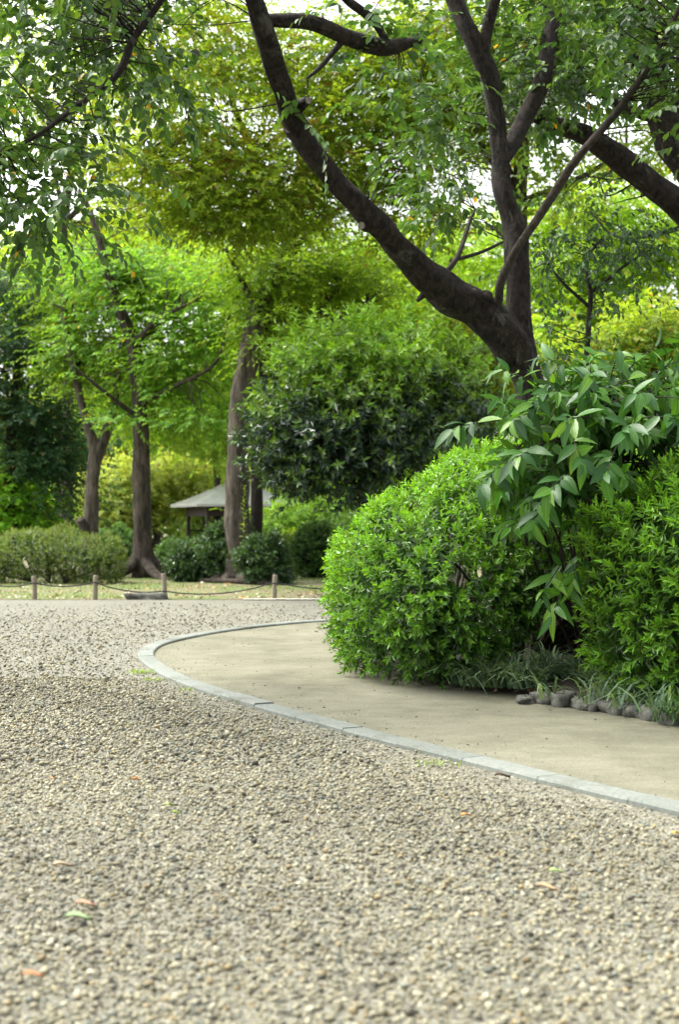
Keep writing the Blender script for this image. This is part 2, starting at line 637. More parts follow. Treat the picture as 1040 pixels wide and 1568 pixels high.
# icosahedron stones
t_ = (1 + 5 ** .5) / 2
ICO = nz(np.array([(-1, t_, 0), (1, t_, 0), (-1, -t_, 0), (1, -t_, 0), (0, -1, t_), (0, 1, t_), (0, -1, -t_), (0, 1, -t_), (t_, 0, -1), (t_, 0, 1), (-t_, 0, -1), (-t_, 0, 1)], float))
ICF = np.array([(0, 11, 5), (0, 5, 1), (0, 1, 7), (0, 7, 10), (0, 10, 11), (1, 5, 9), (5, 11, 4), (11, 10, 2), (10, 7, 6), (7, 1, 8), (3, 9, 4), (3, 4, 2), (3, 2, 6), (3, 6, 8), (3, 8, 9), (4, 9, 5), (2, 4, 11), (6, 2, 10), (8, 6, 7), (9, 8, 1)])


CUB = np.array([(x, y, z) for z in (-1, 1) for y in (-1, 1) for x in (-1, 1)], float) * .66
CUF = np.array([(0, 2, 3), (0, 3, 1), (4, 5, 7), (4, 7, 6), (0, 1, 5), (0, 5, 4), (2, 6, 7), (2, 7, 3), (0, 4, 6), (0, 6, 2), (1, 3, 7), (1, 7, 5)])
OCT = np.array([(1, 0, 0), (-1, 0, 0), (0, 1, 0), (0, -1, 0), (0, 0, 1), (0, 0, -1)], float)
OCF = np.array([(0, 2, 4), (2, 1, 4), (1, 3, 4), (3, 0, 4), (2, 0, 5), (1, 2, 5), (3, 1, 5), (0, 3, 5)])


def stones(n_sp, y0, y1, size, r, keep=1.0, BV=ICO, BF=ICF, fade=None):
    gy = np.arange(y0, y1, n_sp)
    pts = []
    for y in gy:
        w = .245 * y + .55
        x = np.arange(-w, w, n_sp)
        pts.append(np.c_[x, np.full(len(x), y)])
    p = np.vstack(pts)
    p += r.uniform(-.5, .5, p.shape) * n_sp
    p = p[~inside(p[:, 0], p[:, 1], outer_poly)]
    p = p[r.random(len(p)) < (keep if fade is None else keep * np.clip((fade - p[:, 1]) / (fade - y0), 0, 1))]
    nv_ = len(BV)
    n = len(p)
    dk = np.min(np.linalg.norm(p[:, None, :] - kc[None, ::5], axis=2), axis=1)      # finer grit beside the kerb
    sz = size * np.clip(r.lognormal(0, .38, n), .4, 2.3) * np.clip(.55 + dk * .9, .55, 1)
    sc = sz[:, None] * np.c_[r.uniform(.8, 1.25, n), r.uniform(.6, .95, n), r.uniform(.35, .65, n)]
    V = BV[None] * (1 + r.normal(0, .13, (n, nv_, 1)))
    V = V * sc[:, None]
    a, tl, th = r.uniform(0, 6.28, n), r.normal(0, .35, n), r.normal(0, .35, n)

    def rot(V, ang, i, j):
        c, s = np.cos(ang)[:, None], np.sin(ang)[:, None]
        A = V[..., i] * c - V[..., j] * s
        B = V[..., i] * s + V[..., j] * c
        V = V.copy()
        V[..., i], V[..., j] = A, B
        return V
    V = rot(rot(rot(V, tl, 1, 2), th, 0, 2), a, 0, 1)
    V[..., 0] += p[:, None, 0]
    V[..., 1] += p[:, None, 1]
    V[..., 2] += (-.010 + sz * r.uniform(.1, .9, n))[:, None]
    T = (BF[None] + (np.arange(n) * nv_)[:, None, None]).reshape(-1, 3)
    pal = np.array([(.42, .39, .30), (.55, .52, .43), (.34, .315, .25), (.24, .235, .205), (.13, .12, .105), (.40, .32, .20), (.31, .335, .33), (.66, .64, .56)])
    ci = r.choice(8, n, p=[.30, .11, .22, .15, .07, .07, .06, .02])
    C = pal[ci] * np.array((.53, .53, .435)) * (1 + r.normal(0, .16, (n, 1)))
    big = .5 + .5 * np.sin(p[:, 0] * 2.1 + 1.2 * np.sin(p[:, 1] * 1.3)) * np.sin(p[:, 1] * 1.9 + p[:, 0])
    C = C * (.80 + .34 * big)[:, None]
    return V.reshape(-1, 3), T, np.repeat(np.clip(C, .02, .9), nv_, axis=0)


gr = np.random.default_rng(11)
gb = MB()
gb.add(*stones(.0136, 2.95, 4.1, .0066, gr, 1.0, CUB, CUF))
gb.add(*stones(.0150, 4.1, 7.0, .0077, gr, 1.0, OCT, OCF))
gb.add(*stones(.0205, 7.0, 11.0, .0098, gr, 1.0, OCT, OCF))
gb.add(*stones(.038, 11.0, 21.0, .0120, gr, .7, OCT, OCF, 21.5))
tag(gb.build('gravel', M['stones'], smooth=True), 'loose mixed grey and beige gravel stones in the foreground', 'gravel', kind='stuff')

# planting bed: a low mound of soil behind the path's inner edge
bed_front = np.array([G(x, y)[:2] for x, y in [(500, 962), (512, 985), (530, 1008), (565, 1026), (640, 1046), (730, 1057), (800, 1063), (850, 1069), (920, 1080), (1010, 1094), (1090, 1104), (1300, 1128)]])
bc = catmull(bed_front, 6)
back = np.array((3.2, 15.5))
rows = []
for f in (0, .02, .06, .15, .4, 1.0):
    z = {0: -.02, .02: .03, .06: .06, .15: .09, .4: .12, 1.0: .0}[f]
    q = bc + (np.array((2.2, 13.8)) - bc) * f
    rows.append(np.c_[q, np.full(len(q), z) + (rng.normal(0, .008, len(q)) if f else 0)])
nb = len(bc)
V = np.vstack(rows)
T = []
for i in range(len(rows) - 1):
    for j in range(nb - 1):
        A = i * nb + j
        T += [(A, A + 1, A + nb + 1), (A, A + nb + 1, A + nb)]
bed = mk('planting_bed', V, T, M['soil'], smooth=True)
tag(bed, 'dark soil of the planting bed under the hedges', kind='structure')


# ------------------------------------------------------------------ plant builders
LEAF_MESH = {}


def leaf_shape(aspect, bend, curl, mat, key):
    """one single leaf, 1 m long along X, cupped and bent: 16 triangles"""
    k = (round(aspect, 2), round(bend, 2), key)
    if k in LEAF_MESH: return LEAF_MESH[k]
    t = np.array([0, .12, .32, .55, .78, 1.0])
    w = np.array([.02, .36, .5, .46, .27, .01]) * aspect
    x = t * (1 - .12 * abs(bend) * t)
    z = -bend * t ** 2 * .5
    V = []
    for i in range(6):
        V += [(x[i], w[i], z[i] + curl * w[i]), (x[i], 0, z[i]), (x[i], -w[i], z[i] + curl * w[i])]
    T = []
    for i in range(5):
        a = i * 3
        T += [(a, a + 1, a + 4), (a, a + 4, a + 3), (a + 1, a + 2, a + 5), (a + 1, a + 5, a + 4)]
    LEAF_MESH[k] = raw_mesh('leaf', np.array(V), np.array(T), mat, smooth=True)
    return LEAF_MESH[k]


def leaf_objects(L, parent, mat, aspect, key, bends=(.15, .35, .6), curl=.25):
    b = np.array(parent_base(parent))
    d = nz(L['dir'])
    s = nz(np.cross(L['nrm'], d))
    n = np.cross(d, s)
    for i in range(len(d)):
        o = bpy.data.objects.new('leaf', leaf_shape(aspect, bends[i % len(bends)], curl, mat, key))
        p = L['pos'][i] - b
        l = L['len'][i]
        o.parent = parent
        o.matrix_local = Matrix(((d[i][0] * l, s[i][0] * l, n[i][0] * l, p[0]), (d[i][1] * l, s[i][1] * l, n[i][1] * l, p[1]),
                                 (d[i][2] * l, s[i][2] * l, n[i][2] * l, p[2]), (0, 0, 0, 1)))
        col.objects.link(o)


def to_px(p):
    return 520 + p[:, 0] * F / p[:, 1], HOR - (p[:, 2] - H) * F / p[:, 1]


def split_front(L, n, score):
    """the n leaves that show largest: in frame, outermost, nearest"""
    x, y = to_px(L['pos'])
    s = np.where((x > 0) & (x < 1040) & (y > 0) & (y < 1568), score, -1e9)
    idx = np.argsort(-s)[:n]
    m = np.zeros(len(s), bool)
    m[idx] = True
    return pick(L, m), pick(L, ~m)


def ell_surface(n, blobs, r, p=2.0, zmin=0.05, lump=.06, inset=0.0):
    """points and normals on a union of lumpy superellipsoids"""
    Ps, Ns = [], []
    area = np.array([b[1][0] * b[1][1] + b[1][0] * b[1][2] + b[1][1] * b[1][2] for b in blobs])
    for bi, (c, R) in enumerate(blobs):
        m = int(n * area[bi] / area.sum() * 1.5)
        u = nz(r.normal(0, 1, (m, 3)))
        k = (np.abs(u) ** p).sum(1) ** (-1 / p)
        c, R = np.array(c), np.array(R)
        q = u * k[:, None]
        pt = q * R
        nn = nz(np.sign(q) * np.abs(q) ** (p - 1) / R)
        lm = lump * (np.sin(pt[:, 0] * 5 + bi) * np.sin(pt[:, 1] * 4.3 + 1) + np.sin(pt[:, 2] * 6 + 2 + pt[:, 0] * 3) * .7 + .5 * np.sin(pt[:, 0] * 11 + pt[:, 2] * 9))
        pt = c + pt + nn * (lm - inset)[:, None]
        ok = pt[:, 2] > zmin
        for bj, (c2, R2) in enumerate(blobs):
            if bj != bi:
                ok &= (np.abs((pt - np.array(c2)) / np.array(R2)) ** p).sum(1) > .9
        Ps.append(pt[ok])
        Ns.append(nn[ok])
    return np.vstack(Ps), np.vstack(Ns)


def stems(base, tips, r0, r1, sides=5, bulge=.3, r=None, mb=None):
    r = r or rng
    mb = mb or MB()
    for t in tips:
        b = np.array(base) if np.ndim(base) == 1 else base[np.argmin(np.linalg.norm(base - t, axis=1))]
        mid = b + (t - b) * .5 + r.normal(0, .06, 3) * np.linalg.norm(t - b)
        mid[2] += bulge * .2 * np.linalg.norm(t - b)
        mb.add(*tube([b, mid, t], [r0, (r0 + r1) / 2, r1], sides, 4, cap=False))
    return mb


def shrub(name, label, base, blobs, n, leaf, aspect, old, young, ymean, k=11, length=.14, mat='hedge', singles=0, inner_n=0, group=None,
          p=2.1, lump=.06, a0=80, a1=30, upw=.35, tmpl=T2, seed=1, yz=0.0, stem_r=.02, nst=14, cat_='shrub', odd=None, grav=.1, single_mat='hedge_hi', zmin=.04, ysd=.2, yx=0.0, hollow=None):
    r = np.random.default_rng(seed)
    root = empty(name, base, label, cat_, group)
    o, nn = ell_surface(n, blobs, r, p, zmin, lump, inset=length * .6)
    kp = (nn[:, 1] < .25) | (r.random(len(o)) < .4)
    if hollow is not None: kp &= hollow(o)
    o, nn = o[kp], nn[kp]
    d = nn * .8 + np.array((0, 0, upw)) + r.normal(0, .3, o.shape)
    yf = np.clip(ymean + yz * nn[:, 2] - yx * nn[:, 0] + r.normal(0, ysd, len(o)), 0, 1)  # yx paints in the sunlit side: left-facing twigs take more young colour
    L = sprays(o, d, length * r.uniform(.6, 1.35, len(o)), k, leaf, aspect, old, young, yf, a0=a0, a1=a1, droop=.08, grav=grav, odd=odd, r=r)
    L['far'] = np.repeat((nn[:, 1] > -.1) * 1.0, k)
    if singles:
        x, y = to_px(L['pos'])
        out = np.repeat(nn[:, 1] * -1.0, k)
        tt = np.tile(np.linspace(0, 1, k), len(o))
        sc = out * 1.2 + tt * 2 - L['pos'][:, 1] * .15 + L['len'] * 8 + r.normal(0, .35, len(out))
        S, L = split_front(L, singles, sc)
        leaf_objects(S, root, M[single_mat], aspect, single_mat + name)
    if inner_n:
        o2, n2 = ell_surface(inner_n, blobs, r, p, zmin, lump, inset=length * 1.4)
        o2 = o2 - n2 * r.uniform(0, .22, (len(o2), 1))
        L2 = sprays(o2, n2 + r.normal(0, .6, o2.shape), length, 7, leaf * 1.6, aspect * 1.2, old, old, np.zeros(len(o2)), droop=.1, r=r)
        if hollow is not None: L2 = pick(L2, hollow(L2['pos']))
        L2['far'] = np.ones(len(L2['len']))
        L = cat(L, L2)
    fb = MB()
    far_ = L['far'] > .5
    L.pop('far')
    for m_, tm in ((far_, T2), (~far_, tmpl)):
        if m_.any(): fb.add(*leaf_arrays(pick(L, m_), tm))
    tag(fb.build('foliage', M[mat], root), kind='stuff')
    tips = o[r.choice(len(o), min(nst * 3, len(o)), replace=False)] * .85 + np.array(blobs[0][0]) * .15
    bpts = np.array(base) + np.c_[r.normal(0, .10, nst), r.normal(0, .10, nst), np.zeros(nst)] * (1 + np.array(blobs[0][1])[0])
    stems(bpts, tips, stem_r, stem_r * .3, 5, .2, r).build('stem', M['brown_bark'], root, True)
    return root


# clipped hedges beside the path
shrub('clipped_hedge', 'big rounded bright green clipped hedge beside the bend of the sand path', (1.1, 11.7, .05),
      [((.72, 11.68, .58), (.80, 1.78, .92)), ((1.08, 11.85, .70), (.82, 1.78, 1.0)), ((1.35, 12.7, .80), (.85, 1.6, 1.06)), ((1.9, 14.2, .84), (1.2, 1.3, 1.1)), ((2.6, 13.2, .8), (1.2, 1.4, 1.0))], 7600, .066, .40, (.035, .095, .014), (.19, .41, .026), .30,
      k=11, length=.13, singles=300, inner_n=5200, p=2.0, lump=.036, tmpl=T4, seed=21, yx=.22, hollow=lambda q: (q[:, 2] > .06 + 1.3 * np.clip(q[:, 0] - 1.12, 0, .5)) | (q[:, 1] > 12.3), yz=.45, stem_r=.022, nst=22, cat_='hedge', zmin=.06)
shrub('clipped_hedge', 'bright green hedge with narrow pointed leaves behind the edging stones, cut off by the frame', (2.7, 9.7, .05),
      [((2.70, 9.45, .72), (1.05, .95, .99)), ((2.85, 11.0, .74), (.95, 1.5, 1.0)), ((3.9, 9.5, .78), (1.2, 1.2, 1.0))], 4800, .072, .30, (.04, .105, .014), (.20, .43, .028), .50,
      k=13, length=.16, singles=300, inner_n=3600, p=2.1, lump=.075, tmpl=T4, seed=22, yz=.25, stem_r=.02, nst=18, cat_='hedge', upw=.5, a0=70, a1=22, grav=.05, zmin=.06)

# broad-leaved shrub between the hedges; every leaf is its own
r = np.random.default_rng(31)
bl = empty('broad_leaf_shrub', (1.85, 10.5, .08), 'glossy shrub with big drooping leaves arching over the two hedges', 'shrub')
tips = [(702, 652, 9.3), (772, 566, 9.6), (745, 735, 9.1), (792, 700, 9.0), (820, 610, 9.3), (838, 548, 9.7), (872, 640, 9.0), (905, 575, 9.2), (945, 545, 9.5), (985, 600, 8.9),
        (1030, 560, 9.2), (1060, 610, 8.9), (960, 655, 8.8), (890, 700, 8.9), (845, 745, 8.9), (930, 720, 8.8), (1020, 520, 9.8), (790, 640, 9.2), (1075, 540, 9.4), (860, 590, 9.9),
        (990, 548, 10.2), (915, 630, 9.6), (1040, 640, 8.9), (822, 790, 9.0), (836, 900, 9.35), (850, 930, 9.3), (880, 880, 9.4)]
bm = MB()
Ls = []
for i, (x, y, d) in enumerate(tips):
    tip = P(x, y, d)
    hub = P(905 + r.normal(0, 45), 690 + r.normal(0, 30), 10.2 + r.normal(0, .2)) if i < 24 else P(905, 870, 10.0)
    mid = hub + (tip - hub) * .55 + np.array((0, 0, .12))
    foot = np.array((1.85, 10.5, .08)) + np.r_[r.normal(0, .08, 2), 0]
    pts = [foot, foot + (hub - foot) * .6 + np.r_[r.normal(0, .05, 2), 0], hub, mid, tip]
    bm.add(*tube(pts, [.011, .009, .007, .005, .003], 6, 6))
    dv = nz(tip - mid)
    ln = r.uniform(.30, .42)
    o = tip - dv * ln * .8
    o[2] += .02
    k = 12 if i < 24 else 9
    n_ = sprays(o[None], dv[None], ln, k, .195 if i < 24 else .22, .34 if i < 24 else .24, (.05, .1, .03), (.05, .1, .03), np.zeros(1), a0=88, a1=30, droop=.12, grav=.55, t0=.05, jit=.22, tip=.85, r=r)
    n_['nrm'] = n_['nrm'] * .6 + np.array((0, 0, .9))
    Ls.append(n_)
fill = []
for i in range(150):
    tip = P(r.uniform(760, 1100), r.uniform(575, 745), r.uniform(9.3, 10.4))
    if i % 4 == 1: tip = P(r.uniform(765, 890), r.uniform(690, 800), r.uniform(9.2, 9.9))
    if i % 3 == 0: tip = P(r.uniform(850, 1090), r.uniform(545, 640), r.uniform(9.6, 10.6))
    hub = P(905 + r.normal(0, 45), 720 + r.normal(0, 30), 10.3)
    dv = nz(nz(tip - hub) + np.array((0, -.3, .1)))
    bm.add(*tube([hub, hub + (tip - hub) * .5 + np.array((0, 0, .08)), tip], [.008, .006, .003], 5, 4))
    q = sprays((tip - dv * .3)[None], dv[None], .38, 12, .18, .34, (.028, .09, .016), (.085, .21, .024), np.array([r.uniform(.2, .7)]), a0=88, a1=30, droop=.12, grav=.55, t0=.05, jit=.22, tip=.85, r=r)
    q['nrm'] = q['nrm'] * .6 + np.array((0, 0, .9))
    fill.append(q)
V, T, Cc = leaf_arrays(cat(*fill), T4)
tag(mk('foliage', V, T, M['laurel'], bl, Cc), kind='stuff')
bm.build('branch', M['young_bark'], bl, True)
Ls[:24] = [pick(q, np.arange(12) > 0) for q in Ls[:24]]
leaf_objects(cat(*Ls[:24]), bl, M['laurel_hi'], .34, 'laurel', (.25, .5, .8), .22)
leaf_objects(cat(*Ls[24:]), bl, M['laurel_hi'], .24, 'laurel_narrow', (.3, .5, .7), .2)


# ------------------------------------------------------------------ trees
def limb_part(name, pts, wid, mat, parent, sides=12, sub=8, rough=.10):
    """pts in (px, row, depth); wid the diameter in photo pixels at each point"""
    q = [P(*p) for p in pts]
    rd = [w * .5 * p[2] / F for w, p in zip(wid, pts)]
    V, T = tube(q, rd, sides, sub, rough)
    mk(name, V, T, M[mat], parent, smooth=True)
    return catmull(np.array(q), 6)


def root_flare(base, R, n, mat, parent, r, ln=.7):
    mb = MB()
    for a in np.linspace(0, 6.28, n, endpoint=False) + r.uniform(-.3, .3, n):
        dv = np.array((math.cos(a), math.sin(a), 0))
        l = ln * r.uniform(.7, 1.3)
        b = np.array(base)
        mb.add(*tube([b + dv * R * .25 + (0, 0, .75 * ln), b + dv * R * .8 + (0, 0, .28 * ln), b + dv * (R + l * .45) + (0, 0, .06), b + dv * (R + l) + (0, 0, -.05)],
                     [R * .35, R * .46, R * .38, R * .14], 8, 5, .12))
    mb.build('root', M[mat], parent, True)


def cluster_crown(blobs, ncl, per, rc, flat, leaf, aspect, old, young, ymean, k, length, r, mode='flat', grav=.3, droop=.2, shell=.4, odd=None, upw=.1,
                  yz=0., a0=65, a1=25, ysd=.22, tip=.8, jit=.3, rows=None, rust=None):
    """blobs: (x, row, depth, rx px, ry px, r depth m, weight)"""
    w = np.array([b[6] for b in blobs], float)
    bi = r.choice(len(blobs), ncl, p=w / w.sum())
    C0 = np.array([P(*b[:3]) for b in blobs])[bi]
    R = np.array([(b[3] * b[2] / F, b[5], b[4] * b[2] / F) for b in blobs])[bi]
    u = nz(r.normal(0, 1, (ncl, 3)))
    rad = r.uniform(shell, 1, (ncl, 1)) ** .6
    cl = C0 + u * R * rad
    ofs = r.normal(0, 1, (ncl, per, 3)) * rc * np.array((1, 1, flat))
    o = (cl[:, None] + ofs).reshape(-1, 3)
    d = np.repeat(u * np.array((1, 1, .35)), per, axis=0) * .6 + ofs.reshape(-1, 3) / rc * .5 + r.normal(0, .3, o.shape) + np.array((0, 0, upw))
    if rows is not None:                      # young shoots towards the top of the crown
        ymean = np.clip((rows[0] - to_px(cl)[1]) / (rows[0] - rows[1]), -.2, 1)
    yc = np.repeat(np.clip(ymean + yz * u[:, 2] + r.normal(0, ysd, ncl), 0, 1), per)
    L = sprays(o, d, length * r.uniform(.6, 1.4, len(o)), k, leaf, aspect, old, young, np.clip(yc + r.normal(0, .08, len(o)), 0, 1), mode, a0, a1, droop, grav, odd=odd, r=r, tip=tip, jit=jit)
    if rust is not None:                      # a share of the twig clusters has begun to turn
        f = np.repeat((r.random(ncl) < rust[0]) * r.uniform(.3, .9, ncl), per * k)[:, None] * r.uniform(.4, 1, (ncl * per * k, 1))
        L['col'] = L['col'] * (1 - f) + np.array(rust[1]) * f
    return cl, L


def twigs(skel, cl, r0, r, mat, parent, name='twig', sides=4, n=None):
    sk = np.vstack(skel)
    mb = MB()
    idx = np.arange(len(cl)) if n is None or n >= len(cl) else r.choice(len(cl), n, replace=False)
    for c in cl[idx]:
        dd = np.linalg.norm((sk - c) * np.array((1, 1, 1.0)), axis=1) + np.maximum(sk[:, 2] - c[2], 0) * .8
        b = sk[np.argmin(dd)]
        l = np.linalg.norm(c - b)
        m1 = b + (c - b) * .35 + r.normal(0, .08, 3) * l + np.array((0, 0, .06 * l))
        m2 = b + (c - b) * .7 + r.normal(0, .06, 3) * l + np.array((0, 0, .05 * l))
        rr = min(r0, .012 + .012 * l)
        mb.add(*tube([b, m1, m2, c], [rr, rr * .7, rr * .45, rr * .2], sides, 4, cap=False))
    return tag(mb.build(name, M[mat], parent, True), kind='stuff')


def crown_part(L, mat, parent, tmpl=T2):
    V, T, C = leaf_arrays(L, tmpl)
    return tag(mk('crown', V, T, M[mat], parent, C), kind='stuff')


def tree(name, label, base, limbs, mat, blobs, ncl, per, rc, flat, leaf, aspect, old, young, ymean, k=9, length=.35, lmat='soft', seed=1, flare=0, ntw=None, tw=.03, tmpl=T2, group=None, cat_='tree', **kw):
    r = np.random.default_rng(seed)
    root = empty(name, base, label, cat_, group)
    skel = []
    for i, (pts, wid) in enumerate(limbs):
        skel.append(limb_part('trunk' if i == 0 else 'limb', pts, wid, mat, root, 10 if i else 14))
    if flare:
        root_flare(base, limbs[0][1][0] * .5 * limbs[0][0][0][2] / F, 6, mat, root, r, flare)
    cl, L = cluster_crown(blobs, ncl, per, rc, flat, leaf, aspect, old, young, ymean, k, length, r, **kw)
    twigs(skel, cl, tw, r, mat, root, n=ntw)
    crown_part(L, lmat, root, tmpl)
    return root


def gy(d):
    return HOR + H * F / d                   # photo row of the ground at depth d


def gbase(x, d):
    return ((x - 520) * d / F, d, 0.0)


# --- the leaning cherry tree behind the hedge
r = np.random.default_rng(41)
D = 12.6
ct = empty('leaning_tree', gbase(842, D), 'dark barked tree forking above the hedge, its long limb leaning over the path', 'tree')
sk = []
sk.append(limb_part('trunk', [(846, gy(D), D), (838, 800, D), (830, 690, D), (818, 620, D), (800, 555, D - .05), (775, 512, D - .1), (738, 478, D - .15)], [70, 56, 49, 46, 50, 54, 56], 'cherry_bark', ct, 20, 12, .11))
sk.append(limb_part('limb', [(792, 545, D - .05), (745, 485, D - .15), (690, 452, D - .3), (640, 408, D - .5), (570, 335, D - .8), (510, 275, D - 1.1), (455, 195, D - 1.4), (428, 120, D - 1.7), (408, 60, D - 1.9), (384, -10, D - 2.1), (350, -110, D - 2.4)],
                    [50, 57, 53, 45, 38, 36, 33, 31, 29, 25, 19], 'cherry_bark', ct, 20, 12, .17))
sk.append(limb_part('limb', [(800, 560, D), (795, 500, D + .02), (792, 430, D + .05), (790, 350, D + .1), (772, 300, D + .1), (765, 225, D + .15), (752, 130, D + .1), (722, 55, D), (692, -10, D), (660, -90, D)],
                    [44, 38, 34, 36, 31, 28, 29, 27, 24, 18], 'cherry_bark', ct, 16, 12, .17))
sk.append(limb_part('limb', [(740, 95, D + .05), (748, 40, D), (765, -20, D - .1), (790, -90, D - .2)], [18, 20, 18, 14], 'cherry_bark', ct, 10))
sk.append(limb_part('limb', [(770, 250, D + .15), (800, 190, D + .4), (828, 130, D + .5), (842, 60, D + .6), (855, -10, D + .7), (870, -90, D + .8)], [22, 26, 26, 24, 22, 16], 'cherry_bark', ct, 10))
sk.append(limb_part('limb', [(764, 462, D - .35), (768, 432, D - .5), (790, 385, D - .6), (835, 318, D - .7), (880, 248, D - .8), (930, 190, D - .9), (965, 145, D - 1), (1000, 92, D - 1.1), (1040, 15, D - 1.2), (1075, -70, D - 1.3)],
                    [14, 13.5, 13, 13, 12.5, 12, 11, 9, 8, 5], 'young_bark', ct, 8))
# limbs that come off the leaning limb near the top of the picture
sk.append(limb_part('limb', [(398, 30, D - 1.95), (430, 32, D - 1.9), (480, 35, D - 1.8), (535, 58, D - 1.6), (590, 72, D - 1.4), (650, 60, D - 1.2)], [16, 20, 23, 25, 26, 12], 'cherry_bark', ct, 10))
sk.append(limb_part('limb', [(596, 70, D - 1.4), (570, 30, D - 1.5), (530, -2, D - 1.6), (490, -50, D - 1.7)], [10, 14, 14, 10], 'cherry_bark', ct, 10))
sk.append(limb_part('limb', [(530, 56, D - 1.6), (510, 80, D - 1.7), (488, 105, D - 1.8), (470, 120, D - 1.9)], [11, 9, 7, 3], 'cherry_bark', ct, 8))
sk.append(limb_part('limb', [(365, -70, D - 2.3), (310, -85, D - 2.5), (262, -25, D - 2.6), (238, 12, D - 2.65), (205, 58, D - 2.7), (185, 105, D - 2.75), (160, 132, D - 2.8), (120, 160, D - 2.9), (60, 205, D - 3), (0, 236, D - 3.1), (-60, 262, D - 3.2)],
                    [14, 13, 12, 11.5, 12, 12, 10.5, 9, 7, 5, 3], 'cherry_bark', ct, 9))
# small limbs crossing lower right of the leaning limb
sk.append(limb_part('limb', [(672, 430, D - .35), (700, 395, D - .3), (718, 345, D - .1), (728, 320, D)], [10, 9, 6, 3], 'young_bark', ct, 7))
sk.append(limb_part('limb', [(640, 460, D - .3), (648, 452, D - .35), (665, 442, D - .4)], [7, 11, 15], 'cherry_bark', ct, 8))
sk.append(limb_part('limb', [(690, 400, D - .1), (740, 385, D + .1), (775, 368, D + .3)], [7, 6, 4], 'young_bark', ct, 6))
# pruning scars: short stubs with a pale cut face
for (x, y, d, dx, dz, w) in [(447, 203, D - 1.36, -.4, .1, 15), (560, 346, D - .84, -.5, -.2, 13), (690, 458, D - .34, -.1, -.3, 20), (742, 462, D - .22, .3, .8, 17), (722, 457, D - .25, .1, .8, 12), (462, 160, D - 1.5, .9, .2, 14)]:
    a = P(x, y, d)
    dv = nz(np.array((dx, -1.2, dz)))
    R_ = w * .5 * d / F
    s0 = a - dv * .02
    e0 = a + dv * (17 * d / F)
    st = mk('branch_stub', *tube([s0, (s0 + e0) / 2, e0], [R_ * 1.5, R_ * 1.15, R_], 9, 3, .12), M['cherry_bark'], ct, smooth=True)
    if w < 16:
        mk('cut_face', *tube([e0 - dv * .002, e0 + dv * .004], [R_ * .86, R_ * .82], 9, 1, .08), M['cut'], st)
old, yng = (.035, .085, .022), (.11, .21, .035)
yel = (.003, (.5, .30, .02))
R1 = [  # drooping sprays, near
    (60, 60, 10.9, 110, 80, .8, 1.2), (60, 180, 10.8, 70, 60, .6, .5), (60, 310, 10.0, 80, 75, .5, .9), (150, 230, 9.7, 30, 70, .5, .25), (170, 30, 11.0, 80, 50, .7, .8), (235, 110, 10.6, 40, 35, .5, .3),
    (455, 130, 10.6, 28, 45, .2, .16), (-90, 200, 9.6, 80, 200, .8, .8), (110, -80, 9.8, 200, 70, 1, 1.0)]
R2 = [(620, 110, 11.5, 90, 80, .7, .25), (650, 190, 12.0, 80, 70, .5, .25), (700, 240, 14.0, 90, 70, .8, .4), (830, 90, 14.0, 120, 90, .7, 1.1), (970, 40, 11.6, 100, 60, .6, .5), (720, 10, 14.0, 160, 60, .8, .5), (860, 150, 13.6, 55, 40, .3, .25),
      (690, 300, 13.2, 60, 40, .5, .3), (950, -70, 11.6, 200, 60, 1, .8), (570, 10, 11.0, 90, 40, .7, .2), (1090, 120, 11.3, 60, 120, .7, .6)]
c1, L1 = cluster_crown(R1, 150, 5, .17, .8, .090, .58, old, yng, .35, 10, .34, r, 'flat', grav=.4, droop=.22, shell=.05, odd=yel, a0=60, a1=30)
c2, L2 = cluster_crown(R2, 175, 5, .19, .7, .095, .62, old, yng, .3, 9, .32, r, 'flat', grav=.3, droop=.12, shell=.05, odd=yel, a0=65, a1=30)
LL = cat(L1, L2)
S, LL = split_front(LL, 300, -LL['pos'][:, 1] + LL['len'] * 12 + r.normal(0, .5, len(LL['len'])))
twigs(sk[1:], np.vstack([c1, c2]), .007, r, 'cherry_bark', ct)
cr = crown_part(LL, 'cherry', ct, T4)
leaf_objects(S, cr, M['cherry_hi'], .58, 'cherry', (.2, .4, .6), .22)

# --- second dark tree, its foot outside the frame
D = 15.2
tree('dark_limbed_tree', 'dark tree leaning in from the edge with one thick bare limb reaching across', gbase(1165, D),
     [([(1165, gy(D), D), (1160, 700, D), (1138, 440, D), (1075, 290, D), (1030, 215, D), (1005, 140, D), (985, 60, D), (970, -20, D), (960, -120, D)], [80, 66, 60, 56, 52, 48, 44, 40, 34]),
      ([(1140, 450, D - .1), (1090, 365, D - .2), (1040, 316, D - .3), (985, 272, D - .4), (935, 232, D - .5), (890, 203, D - .6), (845, 190, D - .7), (800, 165, D - .8)], [38, 42, 41, 39, 36, 32, 25, 13]),
      ([(1035, 230, D), (1040, 160, D + .1), (1050, 80, D + .2), (1065, -30, D + .3)], [26, 26, 24, 20]),
      ([(1000, 180, D), (955, 165, D - .1), (915, 140, D - .2), (880, 130, D - .3), (845, 112, D - .4)], [15, 14, 12, 9, 5]),
      ([(988, 95, D), (960, 100, D - .1), (925, 92, D - .2), (885, 88, D - .3)], [14, 11, 9, 4]),
      ([(1075, 320, D), (1050, 345, D - .3), (1010, 358, D - .5), (960, 368, D - .6)], [12, 9, 6, 3])],
     'cherry_bark', [(930, 60, 15.8, 160, 80, .8, 1), (820, 130, 15.6, 90, 50, .6, .45), (1080, 40, 14.8, 90, 150, 1, 1), (960, -80, 14.8, 200, 60, 1, .7), (900, 300, 15.5, 70, 40, .6, .14)],
     150, 5, .2, .7, .10, .54, (.04, .09, .022), (.12, .22, .035), .35, 9, .36, 'cherry', 51, tw=.016, grav=.6, droop=.3, shell=.05, odd=(.006, (.5, .32, .03)))

